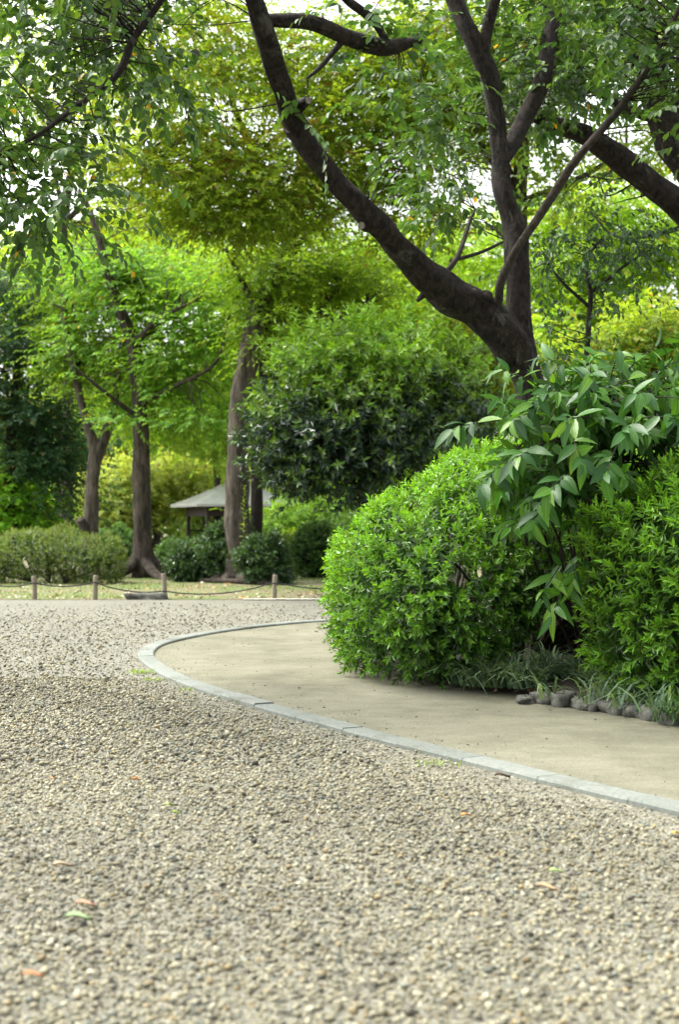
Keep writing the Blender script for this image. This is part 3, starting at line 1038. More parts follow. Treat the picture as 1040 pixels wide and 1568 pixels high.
# --- dark leaved sapling at the right behind the broad leaved shrub
D = 14.2
tree('dark_sapling', 'slim sapling with dark hanging leaves right of the forked trunk', gbase(902, D),
     [([(902, gy(D), D), (898, 620, D), (902, 500, D), (905, 450, D), (900, 400, D), (925, 360, D)], [10, 9, 8, 7, 5, 2]), ([(903, 470, D), (860, 430, D), (835, 395, D)], [6, 4, 2]), ([(903, 450, D), (960, 405, D), (1000, 380, D)], [6, 4, 2])],
     'dark_bark', [(880, 395, D, 85, 45, .6, 1), (960, 385, D, 60, 30, .5, .4), (850, 500, D, 40, 60, .5, .4), (930, 460, D, 55, 35, .5, .3), (870, 560, D, 50, 40, .5, .3)],
     46, 5, .14, .7, .085, .48, (.025, .065, .022), (.07, .15, .03), .3, 8, .30, 'cherry', 52, tw=.008, grav=.7, droop=.35, shell=.1)

# --- olive leaved maple whose crown fills the upper middle, slim dark trunk
D = 29.5
tree('olive_maple', 'slim dark stem beside the thick grey trunk, olive and rust tinted crown above', gbase(400, D),
     [([(392, gy(D), D), (394, 700, D), (400, 600, D), (412, 520, D), (416, 450, D), (412, 380, D), (405, 300, D - 1), (380, 220, D - 2), (350, 140, D - 3), (330, 60, D - 3)], [20, 17, 17, 17, 15, 13, 11, 9, 8, 5]),
      ([(414, 470, D), (440, 400, D), (470, 360, D - 1), (520, 320, D - 2), (600, 290, D - 3)], [12, 14, 10, 7, 4]),
      ([(408, 320, D - 1), (340, 290, D - 2), (270, 260, D - 3), (220, 240, D - 4)], [9, 7, 5, 3]),
      ([(390, 240, D - 2), (450, 190, D - 3), (520, 150, D - 3), (600, 120, D - 3)], [7, 6, 5, 3])],
     'dark_bark', [(290, 250, 25, 120, 75, 2, 1.3), (400, 290, 25, 120, 70, 2, 1.2), (280, 140, 25, 110, 70, 2, .9), (500, 240, 26, 120, 90, 2, 1.0), (600, 150, 26, 130, 120, 2, 2.3), (440, 90, 26, 130, 80, 2, 1.0), (620, 330, 26, 90, 60, 1.5, .6),
                   (260, 20, 25, 140, 60, 2, .9), (340, 340, 25, 90, 30, 1.2, .5), (700, 70, 26, 110, 80, 2, 1.0)],
     560, 14, .42, .26, .135, .46, (.13, .215, .02), (.29, .42, .04), .4, 9, .42, 'soft', 53, tw=.018, mode='flat', grav=.15, droop=.1, shell=.15, odd=(.03, (.17, .09, .03)), rust=(.15, (.20, .095, .03)), upw=.0, ntw=120)

# --- lime green tree with buttressed foot
D = 31.0
tree('lime_tree', 'brown trunk with spreading buttress roots and a wide lime green crown', gbase(219, D),
     [([(219, gy(D), D), (217, 800, D), (216, 700, D), (214, 640, D), (210, 580, D), (203, 525, D), (182, 470, D), (168, 430, D), (155, 380, D), (140, 330, D), (120, 290, D)], [36, 28, 26, 24, 22, 21, 16, 14, 12, 9, 5]),
      ([(205, 525, D), (222, 510, D - .3), (240, 490, D - .8), (300, 460, D - 1.5)], [14, 10, 7, 3]), ([(212, 620, D), (270, 590, D - .8), (330, 555, D - 1.4), (352, 480, D - 1.5)], [9, 7, 5, 3]),
      ([(212, 640, D), (160, 600, D - .5), (110, 560, D - 1)], [8, 6, 3])],
     'brown_bark', [(210, 450, 32.4, 120, 70, 1.6, 1.2), (290, 520, 31.2, 85, 95, 1.8, 1.3), (150, 520, 32.4, 60, 70, 1.4, .6), (240, 585, 31.8, 95, 60, 1.4, 1.0), (320, 640, 30.5, 40, 25, 1.0, .25), (330, 440, 31, 70, 60, 1.5, .6), (130, 410, 32.4, 80, 45, 1.6, .5), (260, 400, 32, 90, 40, 1.8, .6), (210, 640, 30.6, 40, 18, .8, .15)],
     300, 12, .36, .24, .13, .5, (.105, .25, .03), (.25, .45, .055), .45, 9, .42, 'soft', 54, flare=1.25, tw=.02, grav=.3, droop=.2, shell=.1, odd=(.006, (.5, .35, .03)), ntw=110)

# --- forked brown tree left of it
D = 32.0
tree('forked_tree', 'shorter brown trunk forking low, rising behind the clipped bush', gbase(140, D),
     [([(138, gy(D), D), (139, 800, D), (141, 740, D), (144, 690, D), (130, 640, D), (118, 590, D), (105, 530, D), (95, 470, D)], [26, 22, 20, 19, 12, 11, 9, 5]),
      ([(141, 735, D), (150, 695, D), (163, 660, D), (174, 620, D), (184, 560, D)], [17, 17, 16, 12, 6]), ([(136, 822, D), (128, 808, D - .2), (122, 795, D - .3)], [14, 16, 14])],
     'grey_bark', [(115, 540, 33.2, 45, 60, 1.3, 1), (110, 470, 33.4, 50, 40, 1.5, .6), (165, 570, 33, 50, 50, 1.3, .6)],
     90, 11, .34, .3, .13, .5, (.12, .24, .025), (.28, .44, .045), .45, 8, .42, 'soft', 55, tw=.03, grav=.3, shell=.1, ntw=70)

# --- thick grey trunk
D = 28.6
tree('grey_trunk_tree', 'thick pale grey trunk standing in front of the pavilion roof', gbase(364, D),
     [([(366, gy(D), D), (364, 830, D), (363, 760, D), (364, 690, D), (368, 620, D), (378, 560, D), (388, 510, D), (396, 470, D + .2), (418, 430, D + .4), (436, 395, D + .6), (452, 340, D + .8), (470, 270, D + 1)], [48, 40, 36, 34, 33, 32, 32, 28, 25, 24, 20, 14]),
      ([(400, 470, D), (440, 500, D + .5), (480, 485, D + .6), (520, 488, D + .6), (560, 470, D + .8)], [8, 11, 12, 10, 4]), ([(395, 480, D), (370, 430, D), (345, 380, D - .5)], [12, 9, 5]), ([(484, 486, D + .6), (505, 455, D + .6), (530, 430, D + .7)], [10, 8, 4])],
     'grey_bark', [(470, 430, 30, 80, 60, 1.6, .9), (560, 440, 30, 80, 50, 1.6, .9), (420, 500, 29, 40, 70, 1.2, .6), (390, 420, 29, 60, 50, 1.4, .6), (480, 330, 30, 90, 60, 1.6, .6)],
     300, 11, .34, .3, .125, .48, (.13, .25, .025), (.29, .44, .045), .45, 8, .42, 'soft', 56, tw=.03, grav=.2, shell=.1, ntw=100, flare=.3)

# --- round dark evergreen in the middle
D = 24.0
tree('round_evergreen', 'dense rounded evergreen with dark glossy leaves and bright new shoots on top', gbase(560, D),
     [([(556, gy(D), D), (556, 800, D), (560, 720, D), (575, 650, D)], [22, 18, 16, 10]), ([(556, 760, D), (500, 690, D), (450, 640, D)], [12, 9, 4]), ([(560, 740, D), (630, 680, D), (680, 620, D)], [12, 9, 4])],
     'dark_bark', [(570, 640, 24, 150, 110, 1.6, 2.2), (478, 660, 23.6, 74, 85, 1.2, 1.0), (600, 560, 24, 110, 65, 1.3, 1.0), (680, 620, 24.2, 75, 85, 1.2, .8), (500, 575, 24, 75, 60, 1.2, .6), (540, 700, 23.4, 110, 45, 1.0, .8), (440, 690, 23.6, 34, 48, .6, .3)],
     520, 7, .20, .8, .155, .38, (.014, .040, .020), (.26, .48, .03), .22, 11, .26, 'glossy', 57, tw=.02, mode='spiral', grav=.25, droop=.05, shell=.7, upw=.5, yz=.12, ysd=.17, rows=(655, 510), a0=75, a1=30, ntw=160)

# --- reddish-olive tree between evergreen and leaning trunk
D = 27.0
tree('rust_tinted_tree', 'small olive green tree with rusty leaves just behind the leaning trunk', gbase(745, D),
     [([(745, gy(D), D), (742, 720, D), (740, 640, D), (735, 560, D)], [12, 10, 8, 4])],
     'dark_bark', [(735, 590, D, 60, 70, 1.2, 1), (700, 520, D, 60, 30, 1.2, .5), (790, 600, D, 50, 60, 1.2, .7)],
     150, 9, .28, .4, .11, .45, (.13, .18, .02), (.27, .34, .025), .4, 8, .36, 'soft', 58, tw=.02, grav=.3, shell=.2, odd=(.10, (.25, .12, .03)), ntw=50)

# --- far and middle distance trees
FAR = [
    # name, label, x, d, [blobs], ncl, old, young, ymean, seed, leaf, flat, lmat
    ('yellow_maple', 'low domed yellow green maple behind the pavilion', 236, 66, [(240, 745, 66, 100, 42, 2.2, 2), (180, 775, 65, 50, 35, 1.6, .8), (310, 730, 66, 45, 30, 1.5, .7), (200, 735, 66, 60, 30, 1.6, .8), (165, 800, 65, 40, 20, 1.4, .4)], 240, (.14, .19, .04), (.25, .30, .085), .5, 61, .17, .3, 'soft'),
    ('dark_pine', 'dark layered evergreen tree at the left edge', 15, 34.5, [(30, 450, 34.5, 50, 40, 1.2, .8), (25, 520, 34.5, 65, 40, 1.3, 1), (10, 570, 34.5, 60, 25, 1.2, .5), (60, 640, 34.8, 58, 36, 1.2, 1), (75, 700, 34.8, 45, 40, 1.2, .9), (-50, 600, 34.5, 60, 170, 1.5, 1), (95, 760, 35, 30, 35, 1.0, .4)], 260, (.020, .052, .028), (.050, .105, .04), .35, 62, .10, .25, 'soft'),
    ('dusky_tree', 'bluish dark green bushy tree low behind the forked trunk', 105, 74, [(95, 740, 74, 60, 70, 2, 1.2), (150, 670, 74, 70, 40, 2, .8), (300, 665, 76, 110, 35, 2, 1.0), (60, 800, 72, 60, 30, 1.6, .5), (420, 690, 76, 70, 40, 2, .6)], 260, (.03, .075, .035), (.06, .14, .05), .3, 63, .18, .5, 'soft'),
    ('feathery_maple', 'pale feathery young maple to the right of the pavilion', 455, 41, [(470, 800, 41, 65, 32, 1.3, 1.2), (420, 815, 41, 35, 35, 1, .6), (500, 780, 41, 40, 25, 1, .5), (530, 830, 41, 40, 35, 1, .5)], 130, (.08, .16, .025), (.16, .28, .035), .4, 64, .11, .25, 'soft'),
    ('bright_green_tree', 'fresh green tree right above the round evergreen', 640, 46, [(600, 500, 46, 120, 50, 2.5, 1.2), (480, 520, 46, 90, 60, 2.2, .8), (700, 470, 47, 90, 60, 2.2, 1), (640, 400, 48, 120, 50, 2.5, 1), (520, 400, 48, 90, 40, 2.2, .7), (740, 560, 46, 60, 60, 2, .6)], 380, (.12, .22, .02), (.23, .36, .03), .45, 65, .14, .35, 'soft'),
    ('sunlit_tree', 'tall lime green tree seen between the fork and the thick bare limb', 905, 42, [(900, 330, 42, 110, 60, 2.4, 1), (980, 400, 42, 110, 70, 2.4, 1.1), (860, 430, 42, 90, 60, 2.2, 1), (1060, 330, 42, 80, 90, 2.2, .8), (960, 500, 41, 110, 50, 2.2, 1), (850, 520, 41, 50, 60, 2, .6), (730, 380, 43, 60, 60, 2, .5)], 460, (.11, .20, .02), (.24, .36, .03), .5, 66, .13, .35, 'soft'),
    ('autumn_tree', 'yellowing tree with a few rusty leaves above the broad leaved shrub', 1010, 30, [(1000, 510, 30, 70, 40, 1.4, 1), (1070, 540, 30, 70, 60, 1.4, .8), (930, 530, 30, 50, 40, 1.2, .5)], 110, (.09, .15, .02), (.19, .26, .03), .45, 67, .10, .4, 'soft'),
    ('pale_tree', 'hazy pale green tree far behind at the upper left', 90, 58, [(100, 400, 58, 110, 50, 3, 1), (200, 370, 58, 90, 40, 3, .8), (20, 450, 58, 90, 60, 3, .8), (300, 420, 58, 100, 60, 3, .9), (170, 560, 56, 80, 60, 3, .5)], 320, (.13, .21, .03), (.23, .34, .04), .5, 68, .18, .4, 'soft'),
    ('spreading_tree', 'light green tree far behind the lime green crown', 330, 62, [(330, 560, 62, 100, 70, 3, 1), (240, 620, 62, 120, 50, 3, .8), (430, 620, 62, 80, 90, 3, 1), (420, 480, 62, 80, 60, 3, .8), (350, 660, 60, 60, 40, 2.5, .6)], 420, (.12, .21, .035), (.22, .33, .045), .45, 69, .18, .4, 'soft'),
    ('light_canopy_tree', 'thin pale crown against the white sky at the upper left', 100, 44, [(120, 180, 44, 160, 110, 3, 1), (40, 60, 44, 150, 70, 3, .6), (230, 330, 44, 90, 50, 2.5, .6), (330, 90, 44, 90, 90, 2.5, .5)], 150, (.13, .19, .02), (.24, .33, .03), .5, 70, .13, .35, 'soft'),
    ('fern_like_shrub', 'bright green feathery shrub at the left edge behind the clipped bush', 20, 35, [(20, 790, 35, 50, 38, 1, 1), (-30, 780, 35, 50, 40, 1, .6), (10, 740, 35, 30, 20, .8, .3)], 100, (.10, .22, .02), (.17, .34, .03), .5, 71, .11, .3, 'soft'),
    ('upper_right_tree', 'fine leaved green crown high behind the dark limbs', 800, 27, [(800, 60, 27, 140, 80, 2, 1), (760, 200, 27, 90, 70, 2, .6), (960, 230, 27, 60, 40, 1.5, .25), (700, 160, 27, 80, 80, 2, .7), (950, 30, 27, 120, 60, 2, .6), (860, 300, 27, 60, 40, 1.5, .25)], 200, (.09, .15, .02), (.19, .27, .03), .45, 72, .09, .35, 'soft'),
]
for (nm, lb, x, d, blobs, ncl, old, yng, ym, sd, lf, fl, lm) in FAR:
    rr = np.random.default_rng(sd)
    cx = np.average([b[0] for b in blobs], weights=[b[6] for b in blobs])
    top = min(b[1] for b in blobs)
    low = max(b[1] for b in blobs)
    w = 14 * 40 / d
    g = gy(d)
    limbs = [([(x, g, d), (x + 4, g - (g - low) * .5, d), (x - 3, low, d), ((x + cx) / 2, (low + top) / 2, d), (cx, top + 10, d)], [w * 1.7, w * 1.3, w * 1.1, w * .8, w * .3])]
    for b in blobs[:4]:
        limbs.append(([(x, low + 10, d), ((x + b[0]) / 2, (low + b[1]) / 2 + 12, (d + b[2]) / 2), (b[0], b[1], b[2])], [w * .7, w * .5, w * .2]))
    tree(nm, lb, gbase(x, d), limbs, 'dark_bark' if nm in ('dark_pine', 'dusky_tree') else 'brown_bark', blobs, int(ncl * 1.12), 12, .011 * d, fl, lf * 1.45, .5, np.array(old) * 1.7, np.array(yng) * 1.65, ym, 8, .012 * d, lm, sd,
         tw=.03, ntw=ncl // 5, grav=.25, shell=.1, upw=.05, odd=(.02, (.3, .2, .03)) if nm != 'autumn_tree' else (.035, (.30, .13, .03)), cat_='shrub' if 'shrub' in nm else 'tree')

# leaning bare trunk piece at the left edge
D = 37.0
tree('leaning_pine', 'crooked dark trunk leaning in at the left edge below layered foliage', gbase(-60, D),
     [([(-60, gy(D), D), (-30, 810, D), (0, 770, D), (20, 752, D), (42, 728, D), (50, 690, D)], [20, 19, 17, 15, 12, 6])], 'dark_bark',
     [(20, 690, D, 50, 26, 1.2, 1), (-20, 650, D, 60, 40, 1.4, 1), (10, 620, D, 40, 20, 1.2, .5)], 70, 8, .32, .25, .10, .4, (.06, .13, .03), (.13, .24, .03), .4, 8, .4, 'soft', 73, tw=.02, ntw=40, shell=.1)

# distant wood that reads as one mass
r = np.random.default_rng(80)
n = 8500
wp = np.c_[r.uniform(-34, 34, n), r.uniform(84, 104, n), np.zeros(n)]
htop = 8.5 + 2.6 * np.sin(wp[:, 0] * .35 + 1) + 1.5 * np.sin(wp[:, 0] * .9) + .9 * np.sin(wp[:, 0] * 2.1 + wp[:, 1])
wp[:, 2] = htop * r.random(n) ** .8
Lw = sprays(wp, r.normal(0, 1, (n, 3)) + (0, -.4, .3), 1.3, 5, .85, .55, (.09, .18, .03), (.22, .35, .04), np.clip(.4 + .3 * np.sin(wp[:, 0] * .5 + wp[:, 2]) + r.normal(0, .2, n), 0, 1), 'flat', grav=.3, r=r)
V, T, C = leaf_arrays(Lw, T2)
tag(mk('distant_wood', V, T, M['soft'], colr=C), 'solid mass of distant green woodland', 'woodland', kind='stuff')

# ------------------------------------------------------------------ low shrubs beyond the rope fence
def low(name, label, x, y, w, h, d, **kw):
    """x, w, y (foot row) and h in photo pixels at depth d"""
    s_ = d / F
    b = gbase(x, d)
    R = (w * .5 * s_, w * .42 * s_, h * .56 * s_)
    return shrub(name, label, b, [((b[0], d, h * .46 * s_), R)], kw.pop('n', 900), kw.pop('leaf', .06), kw.pop('aspect', .42), kw.pop('old'), kw.pop('young'), kw.pop('ym', .4),
                 inner_n=500, zmin=.03, length=kw.pop('length', .16), stem_r=.014, nst=8, seed=kw.pop('seed'), k=9, **kw)


shrub('azalea_bush', 'wide olive green clipped bush beside the two left fence posts', gbase(95, 28.3),
      [((P(70, 850, 28.3)[0], 28.5, .56), (1.0, .9, .54)), ((P(145, 850, 28.3)[0], 28.3, .46), (.65, .8, .50)), ((P(-20, 850, 28.3)[0], 28.5, .46), (.9, .8, .48))],
      2600, .055, .42, (.06, .105, .022), (.18, .25, .045), .42, inner_n=900, seed=91, k=10, length=.14, stem_r=.018, nst=16, yz=.2)
low('glossy_bush', 'small dark glossy bush right of the buttressed trunk', 287, 888, 62, 58, 29, old=(.03, .07, .025), young=(.09, .17, .05), seed=92, leaf=.10, mat='glossy', lump=.08, n=420)
low('glossy_bush', 'taller dark green bush at the foot of the thick grey trunk', 345, 886, 84, 92, 29, old=(.03, .075, .025), young=(.10, .19, .04), seed=93, leaf=.11, mat='glossy', lump=.12, n=600)
low('glossy_bush', 'dark glossy bush nearest the rope, below the grey trunk', 402, 893, 74, 76, 27.8, old=(.028, .07, .025), young=(.09, .17, .05), seed=94, leaf=.11, mat='glossy', lump=.10, n=560)
low('yellow_green_bush', 'yellow green leafy bush behind the dark glossy bushes', 430, 872, 80, 62, 33, old=(.12, .22, .02), young=(.27, .38, .03), seed=95, leaf=.13, lump=.1, n=460)
low('round_bush', 'dark round bush beside the edge of the clipped hedge', 480, 884, 68, 84, 31, old=(.03, .08, .02), young=(.09, .19, .03), seed=96, leaf=.08, lump=.06, n=700)
low('leafy_bush', 'mid green bush between the buttressed trunk and the pavilion', 300, 862, 110, 36, 40, old=(.04, .10, .03), young=(.10, .20, .04), seed=97, leaf=.12, lump=.1, n=700)
low('leafy_bush', 'fresh green bush under the forked trunk', 165, 852, 120, 48, 44, old=(.05, .12, .03), young=(.12, .24, .04), seed=98, leaf=.13, lump=.1, n=800)
low('leafy_bush', 'green bush half hidden behind the clipped hedge edge', 570, 870, 170, 90, 36, old=(.05, .12, .02), young=(.13, .25, .03), seed=99, leaf=.11, lump=.1, n=900)
# upright young shoot in front of the grey trunk
r = np.random.default_rng(100)
sh = empty('young_shoot', gbase(373, 28.0), 'thin upright shoot of pale leaves in front of the grey trunk', 'plant')
a, b = P(373, 893, 28.0), P(374, 745, 28.0)
a[2] = 0
mk('stem', *tube([a, (a + b) / 2 + (0.03, 0, 0), b], [.012, .009, .004], 6, 6), M['young_bark'], sh, smooth=True)
L = sprays(a[None] + (b - a)[None] * .3, (b - a)[None], np.linalg.norm(b - a) * .7, 40, .12, .4, (.10, .2, .02), (.2, .32, .03), np.array([.5]), a0=70, a1=40, droop=0, r=r)
tag(mk('foliage', *leaf_arrays(L, T2)[:2], M['soft'], sh, leaf_arrays(L, T2)[2]), kind='stuff')

# ------------------------------------------------------------------ pavilion
D = 60.0
px_ = D / F
C = gbase(361, D)
pv = empty('pavilion', C, 'small open garden pavilion with a pale pyramid roof behind the grey trunk', 'pavilion')
ze = P(0, 773, D)[2]
za = P(0, 731, D)[2]
hw = 106 * px_ / 1.28
rotz = math.radians(20)


def pr(x, y, z):
    return np.array((C[0] + x * math.cos(rotz) - y * math.sin(rotz), C[1] + x * math.sin(rotz) + y * math.cos(rotz), z))


def boxv(x0, x1, y0, y1, z0, z1):
    V = np.array([pr(x, y, z) for z in (z0, z1) for y in (y0, y1) for x in (x0, x1)])
    T = [(0, 2, 3), (0, 3, 1), (4, 5, 7), (4, 7, 6), (0, 1, 5), (0, 5, 4), (2, 6, 7), (2, 7, 3), (0, 4, 6), (0, 6, 2), (1, 3, 7), (1, 7, 5)]
    return V, T


roof = None
for q in range(4):                                    # four roof slopes, each slightly hollow, with a thick edge
    ca, sa = math.cos(q * math.pi / 2), math.sin(q * math.pi / 2)
    V, T = [], []
    n = 7
    for i in range(n):
        t = i / (n - 1)
        z = ze + (za - ze) * (t * .8 + t * t * .2)
        h_ = hw * (1 - t) + .012 * (1 - t)
        for sgn in (-1, 1):
            V.append((sgn * h_, -h_, z))
    V += [(-hw * .99, -hw * .99, ze - .10), (hw * .99, -hw * .99, ze - .10), (-.1, -.1, ze + .25), (.1, -.1, ze + .25)]
    for i in range(n - 1):
        a_ = 2 * i
        T += [(a_, a_ + 1, a_ + 3), (a_, a_ + 3, a_ + 2)]
    m_ = 2 * n
    T += [(0, m_, m_ + 1), (0, m_ + 1, 1), (m_, m_ + 2, m_ + 3), (m_, m_ + 3, m_ + 1)]
    V = np.array([pr(x * ca - y * sa, x * sa + y * ca, z) for x, y, z in V])
    o = mk('roof_slope', V, T, M['roof'], pv)
    mb = MB()                                         # raised seams running down each slope
    for sx in np.linspace(-.85, .85, 9):
        tl = 1 - abs(sx)
        p0 = pr(*(lambda x, y: (x * ca - y * sa, x * sa + y * ca))(sx * hw, -hw), ze + .012)
        p1 = pr(*(lambda x, y: (x * ca - y * sa, x * sa + y * ca))(sx * hw, -hw * (1 - tl)), ze + (za - ze) * (tl * .8 + tl * tl * .2) + .012)
        pm = pr(*(lambda x, y: (x * ca - y * sa, x * sa + y * ca))(sx * hw, -hw * (1 - tl * .5)), ze + (za - ze) * (tl * .4 + tl * tl * .05) + .012)
        mb.add(*tube([p0, pm, p1], [.014] * 3, 4, 3))
    mb.build('roof_seam', M['roof'], o)
mk('finial', *tube([pr(0, 0, za - .05), pr(0, 0, za + .1), pr(0, 0, za + .22)], [.16, .12, .03], 8, 3), M['timber'], pv)
b_ = hw * .72
for sx in (-1, 1):
    for sy in (-1, 1):
        mk('post', *boxv(sx * b_ - .07, sx * b_ + .07, sy * b_ - .07, sy * b_ + .07, 0, ze + .05), M['timber'], pv)
for x0, x1, y0, y1 in ((-b_, b_, -b_ - .05, -b_ + .05), (-b_, b_, b_ - .05, b_ + .05), (-b_ - .05, -b_ + .05, -b_, b_), (b_ - .05, b_ + .05, -b_, b_)):
    mk('beam', *boxv(x0, x1, y0, y1, ze - .48, ze - .02), M['timber'], pv)
for f in (-.6, -.2, .2, .6):
    mk('lattice_post', *boxv(f * b_ - .035, f * b_ + .035, b_ - .03, b_ + .03, 0, ze - .3), M['timber'], pv)
mk('bench', *boxv(-b_ + .1, b_ - .1, b_ - .5, b_ - .08, .36, .44), M['timber'], pv)
mk('rail', *boxv(-b_, b_, b_ - .04, b_ + .04, .82, .90), M['timber'], pv)

# ------------------------------------------------------------------ rope fence, stone, log
posts = [(52, 918, 884, 'leftmost short wooden fence post in front of the olive clipped bush'),
         (145, 918, 883, 'second short fence post from the left, right end of the olive clipped bush'),
         (251, 917, 880, 'short fence post standing beside the flat grey stone'),
         (420, 917, 882, 'rightmost short fence post below the glossy bushes')]
rp = []
for i, (x, yb, yt, lb) in enumerate(posts):
    d = H * F / (yb - HOR) + .12
    b = gbase(x, d)
    h = (yb - yt) * d / F + .01
    R_ = 3.7 * d / F
    V, T = tube([(b[0], d, -.05), (b[0] + .006, d, h * .5), (b[0] + (.012 if i % 2 else -.008), d, h - .012), (b[0] + (.012 if i % 2 else -.008), d, h)], [R_, R_, R_, R_ * .8], 10, 4, .03)
    tag(mk('fence_post', V, T, M['post'], smooth=True, origin=b), lb, 'post', 'posts of the low rope fence')
    rp.append((b[0], d, h))
pts = [P(-60, 897, 22.3)]
rp2 = [(p[0], p[1] - .06, p[2] * .72 if i != 2 else p[2] * .30) for i, p in enumerate(rp)]
rp2[3] = (rp[3][0], rp[3][1] - .06, rp[3][2] * .66)
chain = [np.array((-5.4, 22.3, .22))] + [np.array(p) for p in rp2] + [np.array((1.2, 22.4, .24)), np.array((2.4, 22.6, .24))]
cp = []
for a, b in zip(chain[:-1], chain[1:]):
    for t in np.linspace(0, 1, 6, endpoint=False):
        q = a + (b - a) * t
        q[2] -= .10 * 4 * t * (1 - t) * min(1, np.linalg.norm(b - a) / 1.6)
        cp.append(q)
cp.append(chain[-1])
tag(mk('rope', *tube(cp, [.011] * len(cp), 6, 3), M['rope'], smooth=True), 'thin black rope sagging between the short wooden posts', 'rope')


def boulder(c, R, seed, mat, flat_top=None, parent=None, name='stone'):
    r = np.random.default_rng(seed)
    nu, nv = 9, 13
    V, T = [], []
    ph = r.uniform(0, 6.28, 8)
    for i in range(nu + 1):
        th = math.pi * i / nu
        for j in range(nv):
            a = 2 * math.pi * j / nv
            u = np.array((math.sin(th) * math.cos(a), math.sin(th) * math.sin(a), math.cos(th)))
            k = (np.abs(u) ** 3.2).sum() ** (-1 / 3.2)
            k *= 1 + .16 * math.sin(2 * a + ph[0] + th) + .12 * math.sin(3 * a + ph[1] + 2 * th) + .06 * math.sin(5 * th + ph[2] + a) + .035 * math.sin(9 * a + ph[3]) * math.sin(7 * th + ph[4])
            q = u * k * np.array(R) * (1 + (r.normal(0, .05) if 0 < i < nu else 0))
            if flat_top is not None and q[2] > flat_top: q[2] = flat_top + (q[2] - flat_top) * .2
            V.append(np.array(c) + q)
    for i in range(nu):
        for j in range(nv):
            A, B = i * nv + j, i * nv + (j + 1) % nv
            T += [(A, A + nv, B + nv), (A, B + nv, B)]
    return V, T


c = gbase(226, 22.35)
tag(mk('flat_stone', *boulder((c[0], c[1], .02), (.29, .2, .10), 3, 'rock', .07), M['rock'], smooth=True, origin=c), 'flat dark grey stone lying at the foot of a fence post', 'stone')
a, b = P(306, 885, 28.5), P(420, 897, 27.0)
tag(mk('fallen_log', *tube([(a[0], 28.6, .03), ((a[0] + b[0]) / 2, 27.9, .05), (b[0], 27.2, .03)], [.05, .055, .04], 8, 6, .08), M['brown_bark'], smooth=True, origin=(a[0], 28.6, 0)), 'thin reddish brown log lying on the lawn before the glossy bushes', 'log')

# edging stones of the bed
ed = bpy.data.objects.new('stone_edging', None)
col.objects.link(ed)
e0 = G(845, 1078)
ed.location = tuple(e0)
tag(ed, 'row of rough grey edging stones between the sand path and the bed', 'edging')
for i, (x, y, w, h) in enumerate([(836, 1078, 30, 22), (866, 1082, 34, 26), (893, 1086, 26, 19), (915, 1089, 24, 21), (944, 1094, 34, 25), (972, 1098, 26, 22), (998, 1103, 28, 24), (1036, 1110, 40, 22), (806, 1077, 22, 12), (1085, 1117, 44, 24)]):
    g = G(x, y)
    s_ = g[1] / F
    mk('stone', *boulder((g[0], g[1] + .07, h * .32 * s_), (w * .60 * s_, .10 + .02 * (i % 3), h * .60 * s_), 20 + i, 'rock', h * (.36 + .06 * (i % 4)) * s_), M['rock'], ed, smooth=True)


# ------------------------------------------------------------------ grasses and small growth
def blades(n, ox, oy, oz, ln, wd, spread, c0, c1, r, segs=4):
    mb = MB()
    a = r.uniform(0, 6.28, n)
    sp = np.abs(r.normal(spread, .25, n))
    l = ln * r.uniform(.6, 1.25, n)
    t = np.linspace(0, 1, segs + 1)
    hx, hy = np.cos(a), np.sin(a)
    out = (sp * l)[:, None] * (t ** 1.5)
    z = l[:, None] * (t * .95 - (.55 * sp)[:, None] * t ** 2.6)
    X, Y, Z = ox[:, None] + hx[:, None] * out, oy[:, None] + hy[:, None] * out, oz[:, None] + z
    w = wd * (1 - t ** 2 * .95)[None, :] * r.uniform(.7, 1.2, (n, 1)) * .5
    Lf = np.stack([X - hy[:, None] * w, Y + hx[:, None] * w, Z], -1)
    Rt = np.stack([X + hy[:, None] * w, Y - hx[:, None] * w, Z], -1)
    V = np.stack([Lf, Rt], 2).reshape(n, -1, 3)
    k = 2 * (segs + 1)
    tf = []
    for i in range(segs):
        q = 2 * i
        tf += [(q, q + 1, q + 3), (q, q + 3, q + 2)]
    T = (np.array(tf)[None] + (np.arange(n) * k)[:, None, None]).reshape(-1, 3)
    y = r.random((n, 1))
    C = np.array(c0) * (1 - y) + np.array(c1) * y
    return V.reshape(-1, 3), T, np.repeat(C, k, axis=0)


r = np.random.default_rng(110)
tx, ty = [], []
for (x, y, n) in [(712, 1058, 110), (732, 1062, 150), (756, 1064, 150), (778, 1064, 140), (798, 1066, 120), (816, 1060, 120), (838, 1056, 130), (860, 1054, 130), (884, 1058, 120), (905, 1064, 120), (925, 1070, 110), (785, 1044, 110), (840, 1036, 110), (900, 1040, 110), (750, 1048, 100), (950, 1082, 60), (985, 1088, 50), (850, 1082, 30), (905, 1090, 30), (960, 1098, 40), (1005, 1104, 40)]:
    g = G(x, y)
    n = n * 2 // 5
    tx.append(np.full(n, g[0]) + r.normal(0, .05, n))
    ty.append(np.full(n, g[1] + .06) + r.normal(0, .05, n))
tx, ty = np.concatenate(tx), np.concatenate(ty)
V, T, C = blades(len(tx), tx, ty, np.full(len(tx), .05), .31, .019, .95, (.05, .10, .05), (.17, .26, .13), r)
tag(mk('border_grass', V, T, M['grass'], colr=C), 'dark strappy border grass growing in the shade under the hedges', 'grass', kind='stuff')
g = G(1030, 1108)
n = 130
V, T, C = blades(n, g[0] + r.normal(0, .05, n), g[1] - .05 + r.normal(0, .04, n), np.full(n, .02), .22, .010, .8, (.03, .075, .03), (.10, .18, .07), r)
t = empty('grass_tuft', (g[0], g[1], .02), 'strappy dark grass tuft on the path at the right edge', 'grass tuft')
tag(mk('blades', V, T, M['grass'], t, C), kind='stuff')
